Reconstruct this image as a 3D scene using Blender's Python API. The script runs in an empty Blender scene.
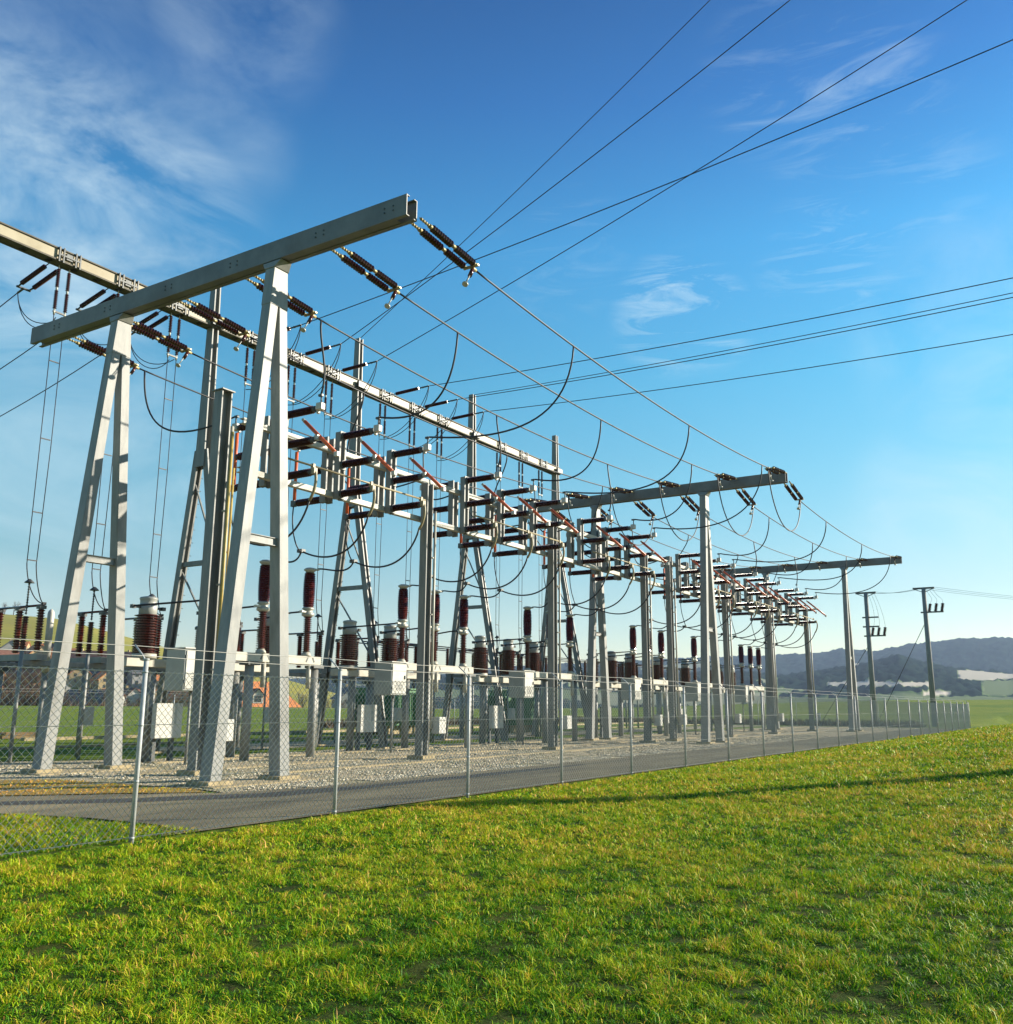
import bpy, math, random
import numpy as np
from mathutils import Vector, Matrix, noise
random.seed(7); rng = np.random.default_rng(5)
sc = bpy.context.scene
COL = sc.collection
V = Vector
EYE = 1.6
ORD = ['first', 'second', 'third', 'fourth', 'fifth', 'sixth', 'seventh', 'eighth', 'ninth', 'tenth']
PH = ['first', 'middle', 'last']

# ------------------------------------------------------------------ camera axes (world X runs along the switchyard, Y away to the left)
RX = V((0.53517, -0.84472, 0.00624)); RU = V((-0.17558, -0.10401, 0.97896)); RF = V((0.82630, 0.52500, 0.20398))
def ray(px, py):
    return (RX * (px - 506.5) - RU * (py - 512) + RF * 931.8).normalized()
def azdir(px):                       # level unit direction of a picture column at the horizon
    r = ray(px, 706); return V((r.x, r.y, 0)).normalized()
def hor(px): return 702.92 + px * 0.006385
def KP(px): return math.hypot(951.0, max(-1500, min(2400, px)) - 506.5)
def tanel(px, py):
    r = ray(px, py); return r.z / math.hypot(r.x, r.y)

# ------------------------------------------------------------------ materials
AL = .82      # overall reflectance level of painted and metal surfaces
def mk(name):
    m = bpy.data.materials.new(name); m.use_nodes = True
    nt = m.node_tree; b = nt.nodes['Principled BSDF']; return m, nt, b
def mat(name, c, rough=.6, metal=0., c2=None, scale=3., bump=0., bscale=40., spec=None, stretch=None, contrast=(.35, .65), dirt=None):
    m, nt, b = mk(name); N = nt.nodes; L = nt.links
    tc = N.new('ShaderNodeTexCoord')
    mp = N.new('ShaderNodeMapping'); L.new(tc.outputs['Object'], mp.inputs[0])
    if stretch: mp.inputs['Scale'].default_value = stretch
    nz = N.new('ShaderNodeTexNoise'); nz.inputs['Scale'].default_value = scale; nz.inputs['Detail'].default_value = 6
    nz.inputs['Roughness'].default_value = .65
    L.new(mp.outputs[0], nz.inputs['Vector'])
    cr = N.new('ShaderNodeValToRGB'); cr.color_ramp.elements[0].position = contrast[0]; cr.color_ramp.elements[1].position = contrast[1]
    c2 = c2 or tuple(x * .78 for x in c)
    c, c2 = tuple(x * AL for x in c), tuple(x * AL for x in c2)
    if dirt: dirt = tuple(x * AL for x in dirt)
    cr.color_ramp.elements[0].color = (*c2, 1); cr.color_ramp.elements[1].color = (*c, 1)
    L.new(nz.outputs[0], cr.inputs[0])
    out = cr.outputs[0]
    if dirt:
        n3 = N.new('ShaderNodeTexNoise'); n3.inputs['Scale'].default_value = scale * .35; n3.inputs['Detail'].default_value = 4
        L.new(mp.outputs[0], n3.inputs['Vector'])
        r3 = N.new('ShaderNodeValToRGB'); r3.color_ramp.elements[0].position = .55; r3.color_ramp.elements[1].position = .75
        L.new(n3.outputs[0], r3.inputs[0])
        mx = N.new('ShaderNodeMixRGB'); mx.inputs[2].default_value = (*dirt, 1)
        L.new(r3.outputs[0], mx.inputs[0]); L.new(out, mx.inputs[1]); out = mx.outputs[0]
    L.new(out, b.inputs['Base Color'])
    b.inputs['Roughness'].default_value = rough; b.inputs['Metallic'].default_value = metal
    if spec is not None: b.inputs['Specular IOR Level'].default_value = spec
    if bump:
        n2 = N.new('ShaderNodeTexNoise'); n2.inputs['Scale'].default_value = bscale; n2.inputs['Detail'].default_value = 4
        L.new(tc.outputs['Object'], n2.inputs['Vector'])
        bp = N.new('ShaderNodeBump'); bp.inputs['Strength'].default_value = bump; bp.inputs['Distance'].default_value = .02
        L.new(n2.outputs[0], bp.inputs['Height']); L.new(bp.outputs[0], b.inputs['Normal'])
    return m
M = {}
M['steel'] = mat('galvanised_steel', (.325, .33, .305), .5, .0, (.235, .245, .235), 2.2, .2, 60, dirt=(.17, .165, .145), stretch=(2.5, 2.5, .7))
M['column'] = mat('column_steel', (.26, .265, .245), .5, .0, (.18, .19, .18), 2.5, .2, 60, dirt=(.14, .135, .115), stretch=(3, 3, .6))
M['beam'] = mat('beam_steel', (.215, .215, .205), .5, 0, (.15, .15, .145), 1.4, .2, 50, dirt=(.14, .11, .08))
M['cream'] = mat('cream_painted_steel', (.38, .33, .21), .5, 0, (.27, .22, .11), 1.2, .1, 40, dirt=(.27, .21, .10))
M['dark_steel'] = mat('dark_steel', (.12, .13, .13), .5, .3, (.07, .075, .075), 4)
M['flange_steel'] = mat('dark_brown_flange', (.13, .115, .085), .7, 0, (.08, .07, .05), 3, .2, 40)  # darker brown for the flanges and battens of the long cream beam
M['wood_pole'] = mat('grey_wood_pole', (.33, .33, .31), .8, 0, (.2, .2, .19), 3, .3, 30, stretch=(6, 6, .5))
M['porcelain'] = mat('brown_porcelain', (.105, .017, .009), .16, 0, (.06, .010, .006), 5)
M['dark_porcelain'] = mat('dark_brown_porcelain', (.070, .016, .010), .2, 0, (.042, .011, .008), 5)
M['capmetal'] = mat('pale_cap_metal', (.55, .55, .48), .4, .2, (.40, .40, .34), 8)
M['brass'] = mat('yellowed_fitting', (.48, .40, .18), .45, .3, (.3, .24, .1), 9)
M['white'] = mat('white_painted_metal', (.62, .61, .55), .45, 0, (.52, .51, .46), 3, dirt=(.40, .39, .33))
M['offwhite'] = mat('off_white_beam_paint', (.56, .54, .45), .5, 0, (.44, .42, .34), 3, dirt=(.32, .30, .22))
M['cabinet'] = mat('grey_cabinet_paint', (.42, .44, .41), .4, 0, (.35, .37, .34), 2, dirt=(.28, .30, .27))
M['red'] = mat('orange_red_paint', (.85, .17, .05), .4, 0, (.70, .12, .035), 6)
M['yellow'] = mat('yellow_conduit_paint', (.62, .45, .12), .45, 0, (.45, .33, .1), 5)
M['cable'] = mat('dark_aluminium_cable', (.022, .024, .028), .55, 0, (.015, .016, .02), 10)
M['wire'] = mat('grey_overhead_wire', (.035, .04, .055), .6, 0, (.025, .03, .04), 10)
M['fence'] = mat('galvanised_fence_wire', (.68, .67, .60), .5, 0, (.52, .52, .46), 12)
M['fencepost'] = mat('galvanised_fence_post', (.52, .54, .53), .5, 0, (.38, .40, .40), 7, .1, 80)
M['concrete'] = mat('weathered_concrete', (.50, .40, .23), .9, 0, (.33, .27, .15), 2.5, .5, 50, dirt=(.24, .20, .10))
M['asphalt'] = mat('old_asphalt', (.27, .225, .125), .95, 0, (.12, .10, .058), .7, .6, 120, contrast=(.35, .65), dirt=(.36, .29, .16), stretch=(.35, 1.6, 1))
M['dark_strip'] = mat('dark_strip_surface', (.052, .050, .044), .9, 0, (.035, .034, .03), 3, .5, 100)  # near-black colour of the strip on the road
M['green'] = mat('green_transformer_paint', (.09, .26, .10), .45, 0, (.06, .19, .07), 2, dirt=(.14, .30, .15))
M['glass'] = mat('dark_window_glass', (.03, .04, .05), .1)
M['trunk'] = mat('tree_bark', (.10, .075, .05), .9, 0, (.06, .045, .03), 8)
M['twig'] = mat('winter_twigs', (.19, .115, .062), .9, 0, (.10, .065, .04), .6, contrast=(.3, .7))
M['conifer'] = mat('conifer_needles', (.030, .055, .020), .8, 0, (.015, .032, .014), .8, contrast=(.3, .7))
M['log'] = mat('sawn_timber', (.55, .36, .17), .8, 0, (.36, .22, .1), 6)
for k, c in dict(wall_white=(.62, .60, .54), wall_ochre=(.50, .38, .20), wall_brown=(.16, .10, .06), wall_grey=(.38, .38, .36)).items(): M[k] = mat(k, c, .9, 0, None, .6)
for k, c in dict(roof_orange=(.85, .30, .09), roof_brown=(.20, .085, .05), roof_grey=(.15, .15, .16)).items(): M[k] = mat(k, c, .85, 0, tuple(x * .7 for x in c), 1.5)

def gravel_mat():
    m, nt, b = mk('pale_gravel'); N = nt.nodes; L = nt.links
    tc = N.new('ShaderNodeTexCoord')
    vo = N.new('ShaderNodeTexVoronoi'); vo.inputs['Scale'].default_value = 20; L.new(tc.outputs['Object'], vo.inputs['Vector'])
    cr = N.new('ShaderNodeValToRGB'); e = cr.color_ramp.elements
    e[0].position = 0; e[0].color = (.13, .10, .060, 1); e[1].position = 1; e[1].color = (.68, .58, .38, 1)
    e.new(.45).color = (.36, .30, .19, 1)
    se = N.new('ShaderNodeSeparateColor'); L.new(vo.outputs['Color'], se.inputs[0]); L.new(se.outputs[0], cr.inputs[0])
    nz = N.new('ShaderNodeTexNoise'); nz.inputs['Scale'].default_value = .9; nz.inputs['Detail'].default_value = 5; L.new(tc.outputs['Object'], nz.inputs['Vector'])
    r2 = N.new('ShaderNodeValToRGB'); r2.color_ramp.elements[0].position = .46; r2.color_ramp.elements[1].position = .62
    L.new(nz.outputs[0], r2.inputs[0])
    mx = N.new('ShaderNodeMixRGB'); L.new(r2.outputs[0], mx.inputs[0]); L.new(cr.outputs[0], mx.inputs[1]); mx.inputs[2].default_value = (.16, .17, .07, 1)
    mm = N.new('ShaderNodeMath'); mm.operation = 'MULTIPLY'; mm.inputs[1].default_value = .55; L.new(r2.outputs[0], mm.inputs[0]); L.new(mm.outputs[0], mx.inputs[0])
    L.new(mx.outputs[0], b.inputs['Base Color']); b.inputs['Roughness'].default_value = .95
    bp = N.new('ShaderNodeBump'); bp.inputs['Strength'].default_value = 1; bp.inputs['Distance'].default_value = .05; bp.invert = True
    L.new(vo.outputs['Distance'], bp.inputs['Height']); L.new(bp.outputs[0], b.inputs['Normal'])
    return m
M['gravel'] = gravel_mat()
def stone_mat():
    m, nt, b = mk('loose_stones'); N = nt.nodes; L = nt.links
    a = N.new('ShaderNodeAttribute'); a.attribute_name = 'tint'
    cr = N.new('ShaderNodeValToRGB'); e = cr.color_ramp.elements
    e[0].color = (.24, .20, .12, 1); e[1].color = (.74, .66, .48, 1); L.new(a.outputs['Fac'], cr.inputs[0])
    L.new(cr.outputs[0], b.inputs['Base Color']); b.inputs['Roughness'].default_value = .9
    return m
M['stone'] = stone_mat()
def field_mat(name, ca, cb, cc, s1, s2):
    m, nt, b = mk(name); N = nt.nodes; L = nt.links
    tc = N.new('ShaderNodeTexCoord')
    n1 = N.new('ShaderNodeTexNoise'); n1.inputs['Scale'].default_value = s1; n1.inputs['Detail'].default_value = 8; L.new(tc.outputs['Object'], n1.inputs['Vector'])
    n2 = N.new('ShaderNodeTexNoise'); n2.inputs['Scale'].default_value = s2; n2.inputs['Detail'].default_value = 6; n2.inputs['Roughness'].default_value = .75; L.new(tc.outputs['Object'], n2.inputs['Vector'])
    r1 = N.new('ShaderNodeValToRGB'); r1.color_ramp.elements[0].color = (*ca, 1); r1.color_ramp.elements[1].color = (*cb, 1)
    r1.color_ramp.elements[0].position = .38; r1.color_ramp.elements[1].position = .62; L.new(n1.outputs[0], r1.inputs[0])
    r2 = N.new('ShaderNodeValToRGB'); r2.color_ramp.elements[0].position = .52; r2.color_ramp.elements[1].position = .72; L.new(n2.outputs[0], r2.inputs[0])
    mx = N.new('ShaderNodeMixRGB'); L.new(r2.outputs[0], mx.inputs[0]); L.new(r1.outputs[0], mx.inputs[1]); mx.inputs[2].default_value = (*cc, 1)
    L.new(mx.outputs[0], b.inputs['Base Color']); b.inputs['Roughness'].default_value = 1; b.inputs['Specular IOR Level'].default_value = .1
    bp = N.new('ShaderNodeBump'); bp.inputs['Strength'].default_value = .7; bp.inputs['Distance'].default_value = .06
    L.new(n2.outputs[0], bp.inputs['Height']); L.new(bp.outputs[0], b.inputs['Normal'])
    return m
def ground_mat():
    m = field_mat('meadow_soil_and_turf', (.025, .050, .006), (.05, .065, .008), (.06, .045, .012), .35, 9)
    nt = m.node_tree; N = nt.nodes; L = nt.links; b = N['Principled BSDF']; src = b.inputs['Base Color'].links[0].from_socket
    tc = N.new('ShaderNodeTexCoord'); n = N.new('ShaderNodeTexNoise'); n.inputs['Scale'].default_value = .12; n.inputs['Detail'].default_value = 9; n.inputs['Roughness'].default_value = .7; L.new(tc.outputs['Object'], n.inputs['Vector'])
    r = N.new('ShaderNodeValToRGB'); r.color_ramp.elements[0].position = .35; r.color_ramp.elements[0].color = (.105, .185, .016, 1); r.color_ramp.elements[1].position = .65; r.color_ramp.elements[1].color = (.21, .25, .022, 1); L.new(n.outputs[0], r.inputs[0])
    a = N.new('ShaderNodeAttribute'); a.attribute_name = 'land'; x = N.new('ShaderNodeMixRGB'); L.new(a.outputs['Fac'], x.inputs[0]); L.new(src, x.inputs[1]); L.new(r.outputs[0], x.inputs[2]); L.new(x.outputs[0], b.inputs['Base Color'])
    return m
M['ground'] = ground_mat()
M['brown'] = field_mat('dry_brown_grass_strip', (.24, .16, .045), (.34, .23, .07), (.16, .15, .04), .8, 14)
M['hill'] = field_mat('hill_pasture', (.20, .20, .024), (.25, .225, .032), (.19, .15, .045), .012, .05)
def blade_mat():
    m, nt, b = mk('grass_blades'); N = nt.nodes; L = nt.links
    a = N.new('ShaderNodeAttribute'); a.attribute_name = 'tint'
    cr = N.new('ShaderNodeValToRGB'); e = cr.color_ramp.elements
    e[0].position = 0; e[0].color = (.016, .075, .004, 1); e[1].position = 1; e[1].color = (.78, .42, .12, 1)
    e.new(.32).color = (.075, .26, .006, 1); e.new(.56).color = (.38, .52, .008, 1); e.new(.82).color = (.62, .46, .03, 1)
    L.new(a.outputs['Fac'], cr.inputs[0]); L.new(cr.outputs[0], b.inputs['Base Color'])
    b.inputs['Roughness'].default_value = .5; b.inputs['Specular IOR Level'].default_value = .12
    tr = N.new('ShaderNodeBsdfTranslucent'); L.new(cr.outputs[0], tr.inputs[0])
    ms = N.new('ShaderNodeMixShader'); ms.inputs[0].default_value = .22
    L.new(b.outputs[0], ms.inputs[1]); L.new(tr.outputs[0], ms.inputs[2]); L.new(ms.outputs[0], N['Material Output'].inputs[0])
    return m
M['blade'] = blade_mat()
def land_mat():
    m, nt, b = mk('wooded_hills_and_fields'); N = nt.nodes; L = nt.links
    a = N.new('ShaderNodeAttribute'); a.attribute_name = 'land'
    tc = N.new('ShaderNodeTexCoord'); n = N.new('ShaderNodeTexNoise'); n.inputs['Scale'].default_value = .02; n.inputs['Detail'].default_value = 8; n.inputs['Roughness'].default_value = .75
    L.new(tc.outputs['Object'], n.inputs['Vector'])
    f = N.new('ShaderNodeValToRGB'); f.color_ramp.elements[0].color = (.006, .014, .012, 1); f.color_ramp.elements[1].color = (.022, .038, .026, 1); L.new(n.outputs[0], f.inputs[0])
    g = N.new('ShaderNodeValToRGB'); e = g.color_ramp.elements; e[0].position = .2; e[0].color = (.10, .15, .05, 1); e[1].position = 1; e[1].color = (.52, .46, .38, 1); L.new(a.outputs['Fac'], g.inputs[0])
    th = N.new('ShaderNodeMath'); th.operation = 'GREATER_THAN'; th.inputs[1].default_value = .1; L.new(a.outputs['Fac'], th.inputs[0])
    mx = N.new('ShaderNodeMixRGB'); L.new(th.outputs[0], mx.inputs[0]); L.new(f.outputs[0], mx.inputs[1]); L.new(g.outputs[0], mx.inputs[2])
    L.new(mx.outputs[0], b.inputs['Base Color']); b.inputs['Roughness'].default_value = 1; b.inputs['Specular IOR Level'].default_value = 0
    return m
M['land'] = land_mat()

# ------------------------------------------------------------------ mesh helpers
def frame(d):
    d = d.normalized(); up = V((0, 0, 1)) if abs(d.z) < .95 else V((1, 0, 0))
    a = d.cross(up).normalized(); return a, a.cross(d).normalized() * 1.0
class MB:
    def __init__(s): s.v = []; s.f = []; s.sm = []; s.mk = []
    def box(s, c, size, rot=None):
        i = len(s.v); c = V(c); hx, hy, hz = [x / 2 for x in size]
        for x, y, z in ((-1, -1, -1), (1, -1, -1), (1, 1, -1), (-1, 1, -1), (-1, -1, 1), (1, -1, 1), (1, 1, 1), (-1, 1, 1)):
            p = V((x * hx, y * hy, z * hz)); s.v.append(c + (rot @ p if rot else p))
        for q in ((0, 3, 2, 1), (4, 5, 6, 7), (0, 1, 5, 4), (1, 2, 6, 5), (2, 3, 7, 6), (3, 0, 4, 7)): s.f.append([i + k for k in q]); s.sm.append(False)
        return s
    def span(s, a, b):                 # box by two corners
        a = V(a); b = V(b); return s.box((a + b) / 2, [abs(x) for x in (b - a)])
    def bar(s, p, q, w, h, w2=None, h2=None, side=None):      # rectangular bar p->q; side = direction of the width
        p = V(p); q = V(q); d = (q - p).normalized()
        a = (V(side) - d * V(side).dot(d)).normalized() if side is not None else frame(d)[0]
        b = d.cross(a); w2 = w2 or w; h2 = h2 or h; i = len(s.v)
        for o, ww, hh in ((p, w, h), (q, w2, h2)):
            for x, y in ((-1, -1), (1, -1), (1, 1), (-1, 1)): s.v.append(o + a * (x * ww / 2) + b * (y * hh / 2))
        for k in range(4): s.f.append([i + k, i + (k + 1) % 4, i + 4 + (k + 1) % 4, i + 4 + k]); s.sm.append(False)
        s.f.append([i + 3, i + 2, i + 1, i]); s.f.append([i + 4, i + 5, i + 6, i + 7]); s.sm += [False, False]
        return s
    def lathe(s, p, q, prof, n=10, smooth=True, caps=True):   # prof: (t along p->q in metres or fraction if <=1 with flag, r)
        p = V(p); q = V(q); d = q - p; a, b = frame(d); i = len(s.v)
        for t, r in prof:
            o = p + d * t
            for k in range(n):
                an = 2 * math.pi * k / n; s.v.append(o + a * (r * math.cos(an)) + b * (r * math.sin(an)))
        for j in range(len(prof) - 1):
            for k in range(n):
                k2 = (k + 1) % n; s.f.append([i + j * n + k, i + j * n + k2, i + (j + 1) * n + k2, i + (j + 1) * n + k]); s.sm.append(smooth)
        if caps:
            s.f.append([i + k for k in range(n)][::-1]); s.f.append([i + (len(prof) - 1) * n + k for k in range(n)]); s.sm += [False, False]
        return s
    def tube(s, p, q, r, n=8, r2=None): return s.lathe(p, q, ((0, r), (1, r2 if r2 is not None else r)), n)
    def path(s, pts, r, n=6):
        pts = [V(p) for p in pts]; i = len(s.v); ref = None
        for j, p in enumerate(pts):
            d = (pts[min(j + 1, len(pts) - 1)] - pts[max(j - 1, 0)]).normalized()
            if ref is None: ref = frame(d)[0]
            a = (ref - d * ref.dot(d)).normalized(); ref = a; b = d.cross(a)
            for k in range(n):
                an = 2 * math.pi * k / n; s.v.append(p + a * (r * math.cos(an)) + b * (r * math.sin(an)))
        for j in range(len(pts) - 1):
            for k in range(n):
                k2 = (k + 1) % n; s.f.append([i + j * n + k, i + j * n + k2, i + (j + 1) * n + k2, i + (j + 1) * n + k]); s.sm.append(True)
        s.f.append([i + k for k in range(n)][::-1]); s.f.append([i + (len(pts) - 1) * n + k for k in range(n)]); s.sm += [False, False]
        return s
    def sheds(s, p, q, rc, rs, n=12, seg=10):                  # ribbed insulator
        pr = [(0, rc)]
        for k in range(n):
            t0 = (k + .15) / n; pr += [(t0, rc), (t0 + .35 / n, rs), (t0 + .5 / n, rs), (t0 + .7 / n, rc)]
        pr.append((1, rc)); return s.lathe(p, q, pr, seg, smooth=False)
    def mat(s, i): s.mk.append((len(s.f), i)); return s      # faces added from here on take material slot i
    def quad(s, *ps):
        i = len(s.v); s.v += [V(p) for p in ps]; s.f.append(list(range(i, i + len(ps)))); s.sm.append(False); return s
    def build(s, name, m, parent=None, bevel=0):
        me = bpy.data.meshes.new(name); off = V((0, 0, 0)); par = parent
        while par is not None: off += par.location; par = par.parent
        me.from_pydata([tuple(v - off) for v in s.v], [], s.f); me.polygons.foreach_set('use_smooth', s.sm)
        for q in (m if isinstance(m, (list, tuple)) else [m]): me.materials.append(q)
        if s.mk:
            idx = [0] * len(s.f)
            for a, i in s.mk:
                for k in range(a, len(idx)): idx[k] = i
            me.polygons.foreach_set('material_index', idx)
        me.update()
        o = bpy.data.objects.new(name, me); COL.objects.link(o); o.parent = parent
        if bevel:
            bm = o.modifiers.new('bevel', 'BEVEL'); bm.width = bevel; bm.segments = 1; bm.limit_method = 'ANGLE'
        return o
def tag(o, label, cat, group=None):
    if len(label.split()) > 16: print('LONG', len(label.split()), label)
    o['label'] = label; o['category'] = cat
    if group: o['group'] = group
    return o
def thing(name, label, cat, loc=(0, 0, 0), group=None):
    o = bpy.data.objects.new(name, None); COL.objects.link(o); o.location = loc; o.empty_display_size = .2
    return tag(o, label, cat, group)
def whole(name, label, cat, mb, m, group=None, loc=None):      # a thing that is one mesh, origin at its first vertex
    loc = V(loc) if loc is not None else mb.v[0].copy()
    mb.v = [v - loc for v in mb.v]; o = mb.build(name, m); o.location = loc; return tag(o, label, cat, group)
def struct(name, mb, m, kind='structure'):
    o = mb.build(name, m); o['kind'] = kind; return o
KIDS = {}
def kids(o): return list(o.children)
def dup(o, loc=None, rot=None, label=None, scale=None, group=None, parent=None):
    c = o.copy(); COL.objects.link(c); c.parent = parent
    for ch in kids(o): dup(ch, parent=c)
    if loc is not None: c.location = loc
    if rot is not None: c.rotation_euler = rot
    if scale is not None: c.scale = scale
    if label: c['label'] = label
    if group: c['group'] = group
    return c
class Proto:                       # first call moves the original, later calls copy it
    def __init__(s, o): s.o = o; s.used = False
    def put(s, loc, rot=(0, 0, 0), label=None, scale=(1, 1, 1)):
        if not s.used:
            s.used = True; o = s.o; o.location = loc; o.rotation_euler = rot; o.scale = scale
            if label: o['label'] = label
            if len(label.split()) > 16: print('LONG', len(label.split()), label)
            return o
        return dup(s.o, loc, rot, label, scale)
def cat(p, q, sag, n=24):
    p = V(p); q = V(q); return [p.lerp(q, t) - V((0, 0, 4 * sag * t * (1 - t))) for t in [k / n for k in range(n + 1)]]
def bez(a, b, c, d, n=18):
    a, b, c, d = V(a), V(b), V(c), V(d)
    return [a * (1 - t) ** 3 + b * (3 * t * (1 - t) ** 2) + c * (3 * t * t * (1 - t)) + d * t ** 3 for t in [k / n for k in range(n + 1)]]
def cable(name, label, category, pts, r, m, group, n=6):
    return whole(name, label, category, MB().path(pts, r, n), m, group)

# ------------------------------------------------------------------ ground
def sstep(a, b, x):
    t = min(1, max(0, (x - a) / (b - a))); return t * t * (3 - 2 * t)
def mound(x, y):
    if y >= 10: return 0.
    A = 1.1 * sstep(6, 48, x) * (1 - .8 * sstep(90, 130, x))
    s = sstep(0, 9.5, 10 - y)
    bumps = .05 * (noise.noise(V((x * .25, y * .25, 3))) + .6 * noise.noise(V((x * .8, y * .8, 9)))) * sstep(0, 1.5, 10 - y)
    return A * s + bumps
# apparent height of the near field edge (picture row) by picture column
FE = [(-900, 706), (0, 705.5), (260, 707), (420, 709), (620, 708), (780, 703), (900, 700.5), (1013, 700), (1900, 706)]
def interp(T, x):
    if x <= T[0][0]: return T[0][1]
    for (a, b), (c, d) in zip(T, T[1:]):
        if x <= c: return b + (d - b) * (x - a) / (c - a)
    return T[-1][1]
def edge_tan(px):
    px = min(max(px, -1500), 2400); return (hor(px) - interp(FE, px)) / KP(px)
def ground_z(px, r, x, y):
    if y < 10 and r < 130 : return mound(x, y)
    zt = edge_tan(px) * 200 + EYE                   # height of the field's far lip, 200 m out
    z = -.012 + (zt + .012) * sstep(95, 200, r) if r < 200 else zt - (zt + 6) * sstep(200, 290, r)
    if y < 10: z = z + mound(x, y) * (1 - sstep(100, 160, r))
    return z
def polar(name, m, px0, px1, npx, radii, zf, attr=None, full=False):
    v = []; at = []; rows = []
    fa = math.atan2(RF.y, RF.x)
    if full: angs = [math.radians(a) for a in np.arange(0, 360, 360 / npx)]
    else:
        pa = lambda px: math.atan2(azdir(px).y, azdir(px).x)
        angs = [pa(px0 + (px1 - px0) * i / npx) for i in range(npx + 1)]
    for a in angs:
        th = fa - a
        while th > math.pi: th -= 2 * math.pi
        while th < -math.pi: th += 2 * math.pi
        px = 506.5 + 951 * math.tan(max(-1.25, min(1.25, th)))
        for r in radii:
            x, y = r * math.cos(a), r * math.sin(a); z = zf(px, r, x, y)
            if isinstance(z, tuple): z, t = z; at.append(t)
            v.append((x, y, z))
    nr = len(radii); f = []; na = len(angs)
    for i in range(na if full else na - 1):
        j = (i + 1) % na
        for k in range(nr - 1):
            f.append((i * nr + k, i * nr + k + 1, j * nr + k + 1, j * nr + k))
    me = bpy.data.meshes.new(name); me.from_pydata(v, [], f); me.materials.append(m)
    me.polygons.foreach_set('use_smooth', [True] * len(f))
    if at:
        a_ = me.attributes.new('land', 'FLOAT', 'POINT'); a_.data.foreach_set('value', at)
    me.update()
    o = bpy.data.objects.new(name, me); COL.objects.link(o); o['kind'] = 'structure'; return o
radii = [0.02] + list(np.arange(.6, 14, .35)) + list(np.geomspace(14, 130, 70)) + list(np.geomspace(135, 290, 30)) + [400, 800, 1600, 4200]
polar('ground', M['ground'], 0, 0, 720, radii, lambda px, r, x, y: (ground_z(px, r, x, y), 0. if y < 9.9 and 2.0 < r < 95 and px > -160 and px < 1180 else .75), full=True)

# left pasture hill
SKL = [(-700, 590), (-300, 600), (-100, 610), (0, 617), (50, 621), (100, 633), (150, 646), (190, 656), (240, 668), (300, 684), (380, 705)]
def lhill(px, r, x, y):
    top = (hor(px) - interp(SKL, px)) / KP(px) * 900 + EYE
    t = (r - 320) / 580
    z = -7 + (top + 7) * (sstep(-.15, 1.05, t) if t < 1 else 1 - .4 * sstep(1, 2.4, t))
    return z + 1.2 * noise.noise(V((x * .01, y * .01, 0)))
polar('hill', M['hill'], -900, 420, 130, list(np.linspace(300, 900, 60)) + list(np.linspace(930, 1400, 8)), lhill)
# far wooded hills: front ridge and back ridge
FR = [(-200, 690), (300, 690), (380, 682), (470, 676), (560, 672), (640, 676), (720, 672), (790, 676), (850, 668), (905, 657), (950, 668), (1013, 674), (1500, 670)]
BK = [(-200, 684), (300, 680), (400, 674), (500, 668), (600, 664), (700, 659), (770, 657), (830, 654), (845, 650), (880, 653), (915, 646), (960, 641), (995, 639), (1040, 641), (1300, 630), (1700, 640)]
def farhill(px, r, x, y):
    jag = noise.noise(V((x * .035, y * .035, 5))) * 6 + noise.noise(V((x * .12, y * .12, 7))) * 6
    tf = (hor(px) - interp(FR, px)) / KP(px) * 1500 + EYE; tb = (hor(px) - interp(BK, px)) / KP(px) * 2600 + EYE
    if r <= 1500: z = -6 + (tf + 6) * sstep(700, 1560, r) ** 1.0
    elif r < 1800: z = tf - 26 * sstep(1500, 1800, r)
    else: z = (tf - 26) + (tb - tf + 26) * sstep(1800, 2620, r) ** .9
    if r > 2600: z = tb - 60 * sstep(2600, 3000, r)
    el = hor(px) - (z - EYE) / r * KP(px)             # picture row of this spot
    nz = noise.noise(V((x * .003, y * .003, 1))) * 3.0 + noise.noise(V((x * .02, y * .02, 6))) * 1.2
    land = 0
    e = el + nz
    if r < 1500:
        if 683 < e < 687 and 830 < px < 935: land = .9
        elif 693 < e < 695.5 and 925 < px < 952: land = .95
        elif 671 < e < 681 - (px - 960) * .03 and 963 < px < 1100: land = .85
        elif 681 < e < 696 and px > 985 and noise.noise(V((x * .01, y * .01, 11))) > -.12: land = .3
        elif e > 697 and px > 780: land = .3
        elif 690 < e < 700: land = .3 if noise.noise(V((x * .006, y * .006, 3))) > .1 else 0
        if px < 780 and noise.noise(V((x * .005, y * .005, 8))) > .18: land = .5
    else:
        if 664 < e < 671 and 850 < px < 905: land = .8
        if noise.noise(V((x * .0035, y * .0035, 4))) > .38 and e > 662: land = .5
    return (z + (jag if land == 0 else 0), land)
polar('far_hills', M['land'], -350, 1700, 900, list(np.linspace(650, 1500, 80)) + list(np.linspace(1520, 2600, 80)) + list(np.linspace(2620, 3000, 6)), farhill)

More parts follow.
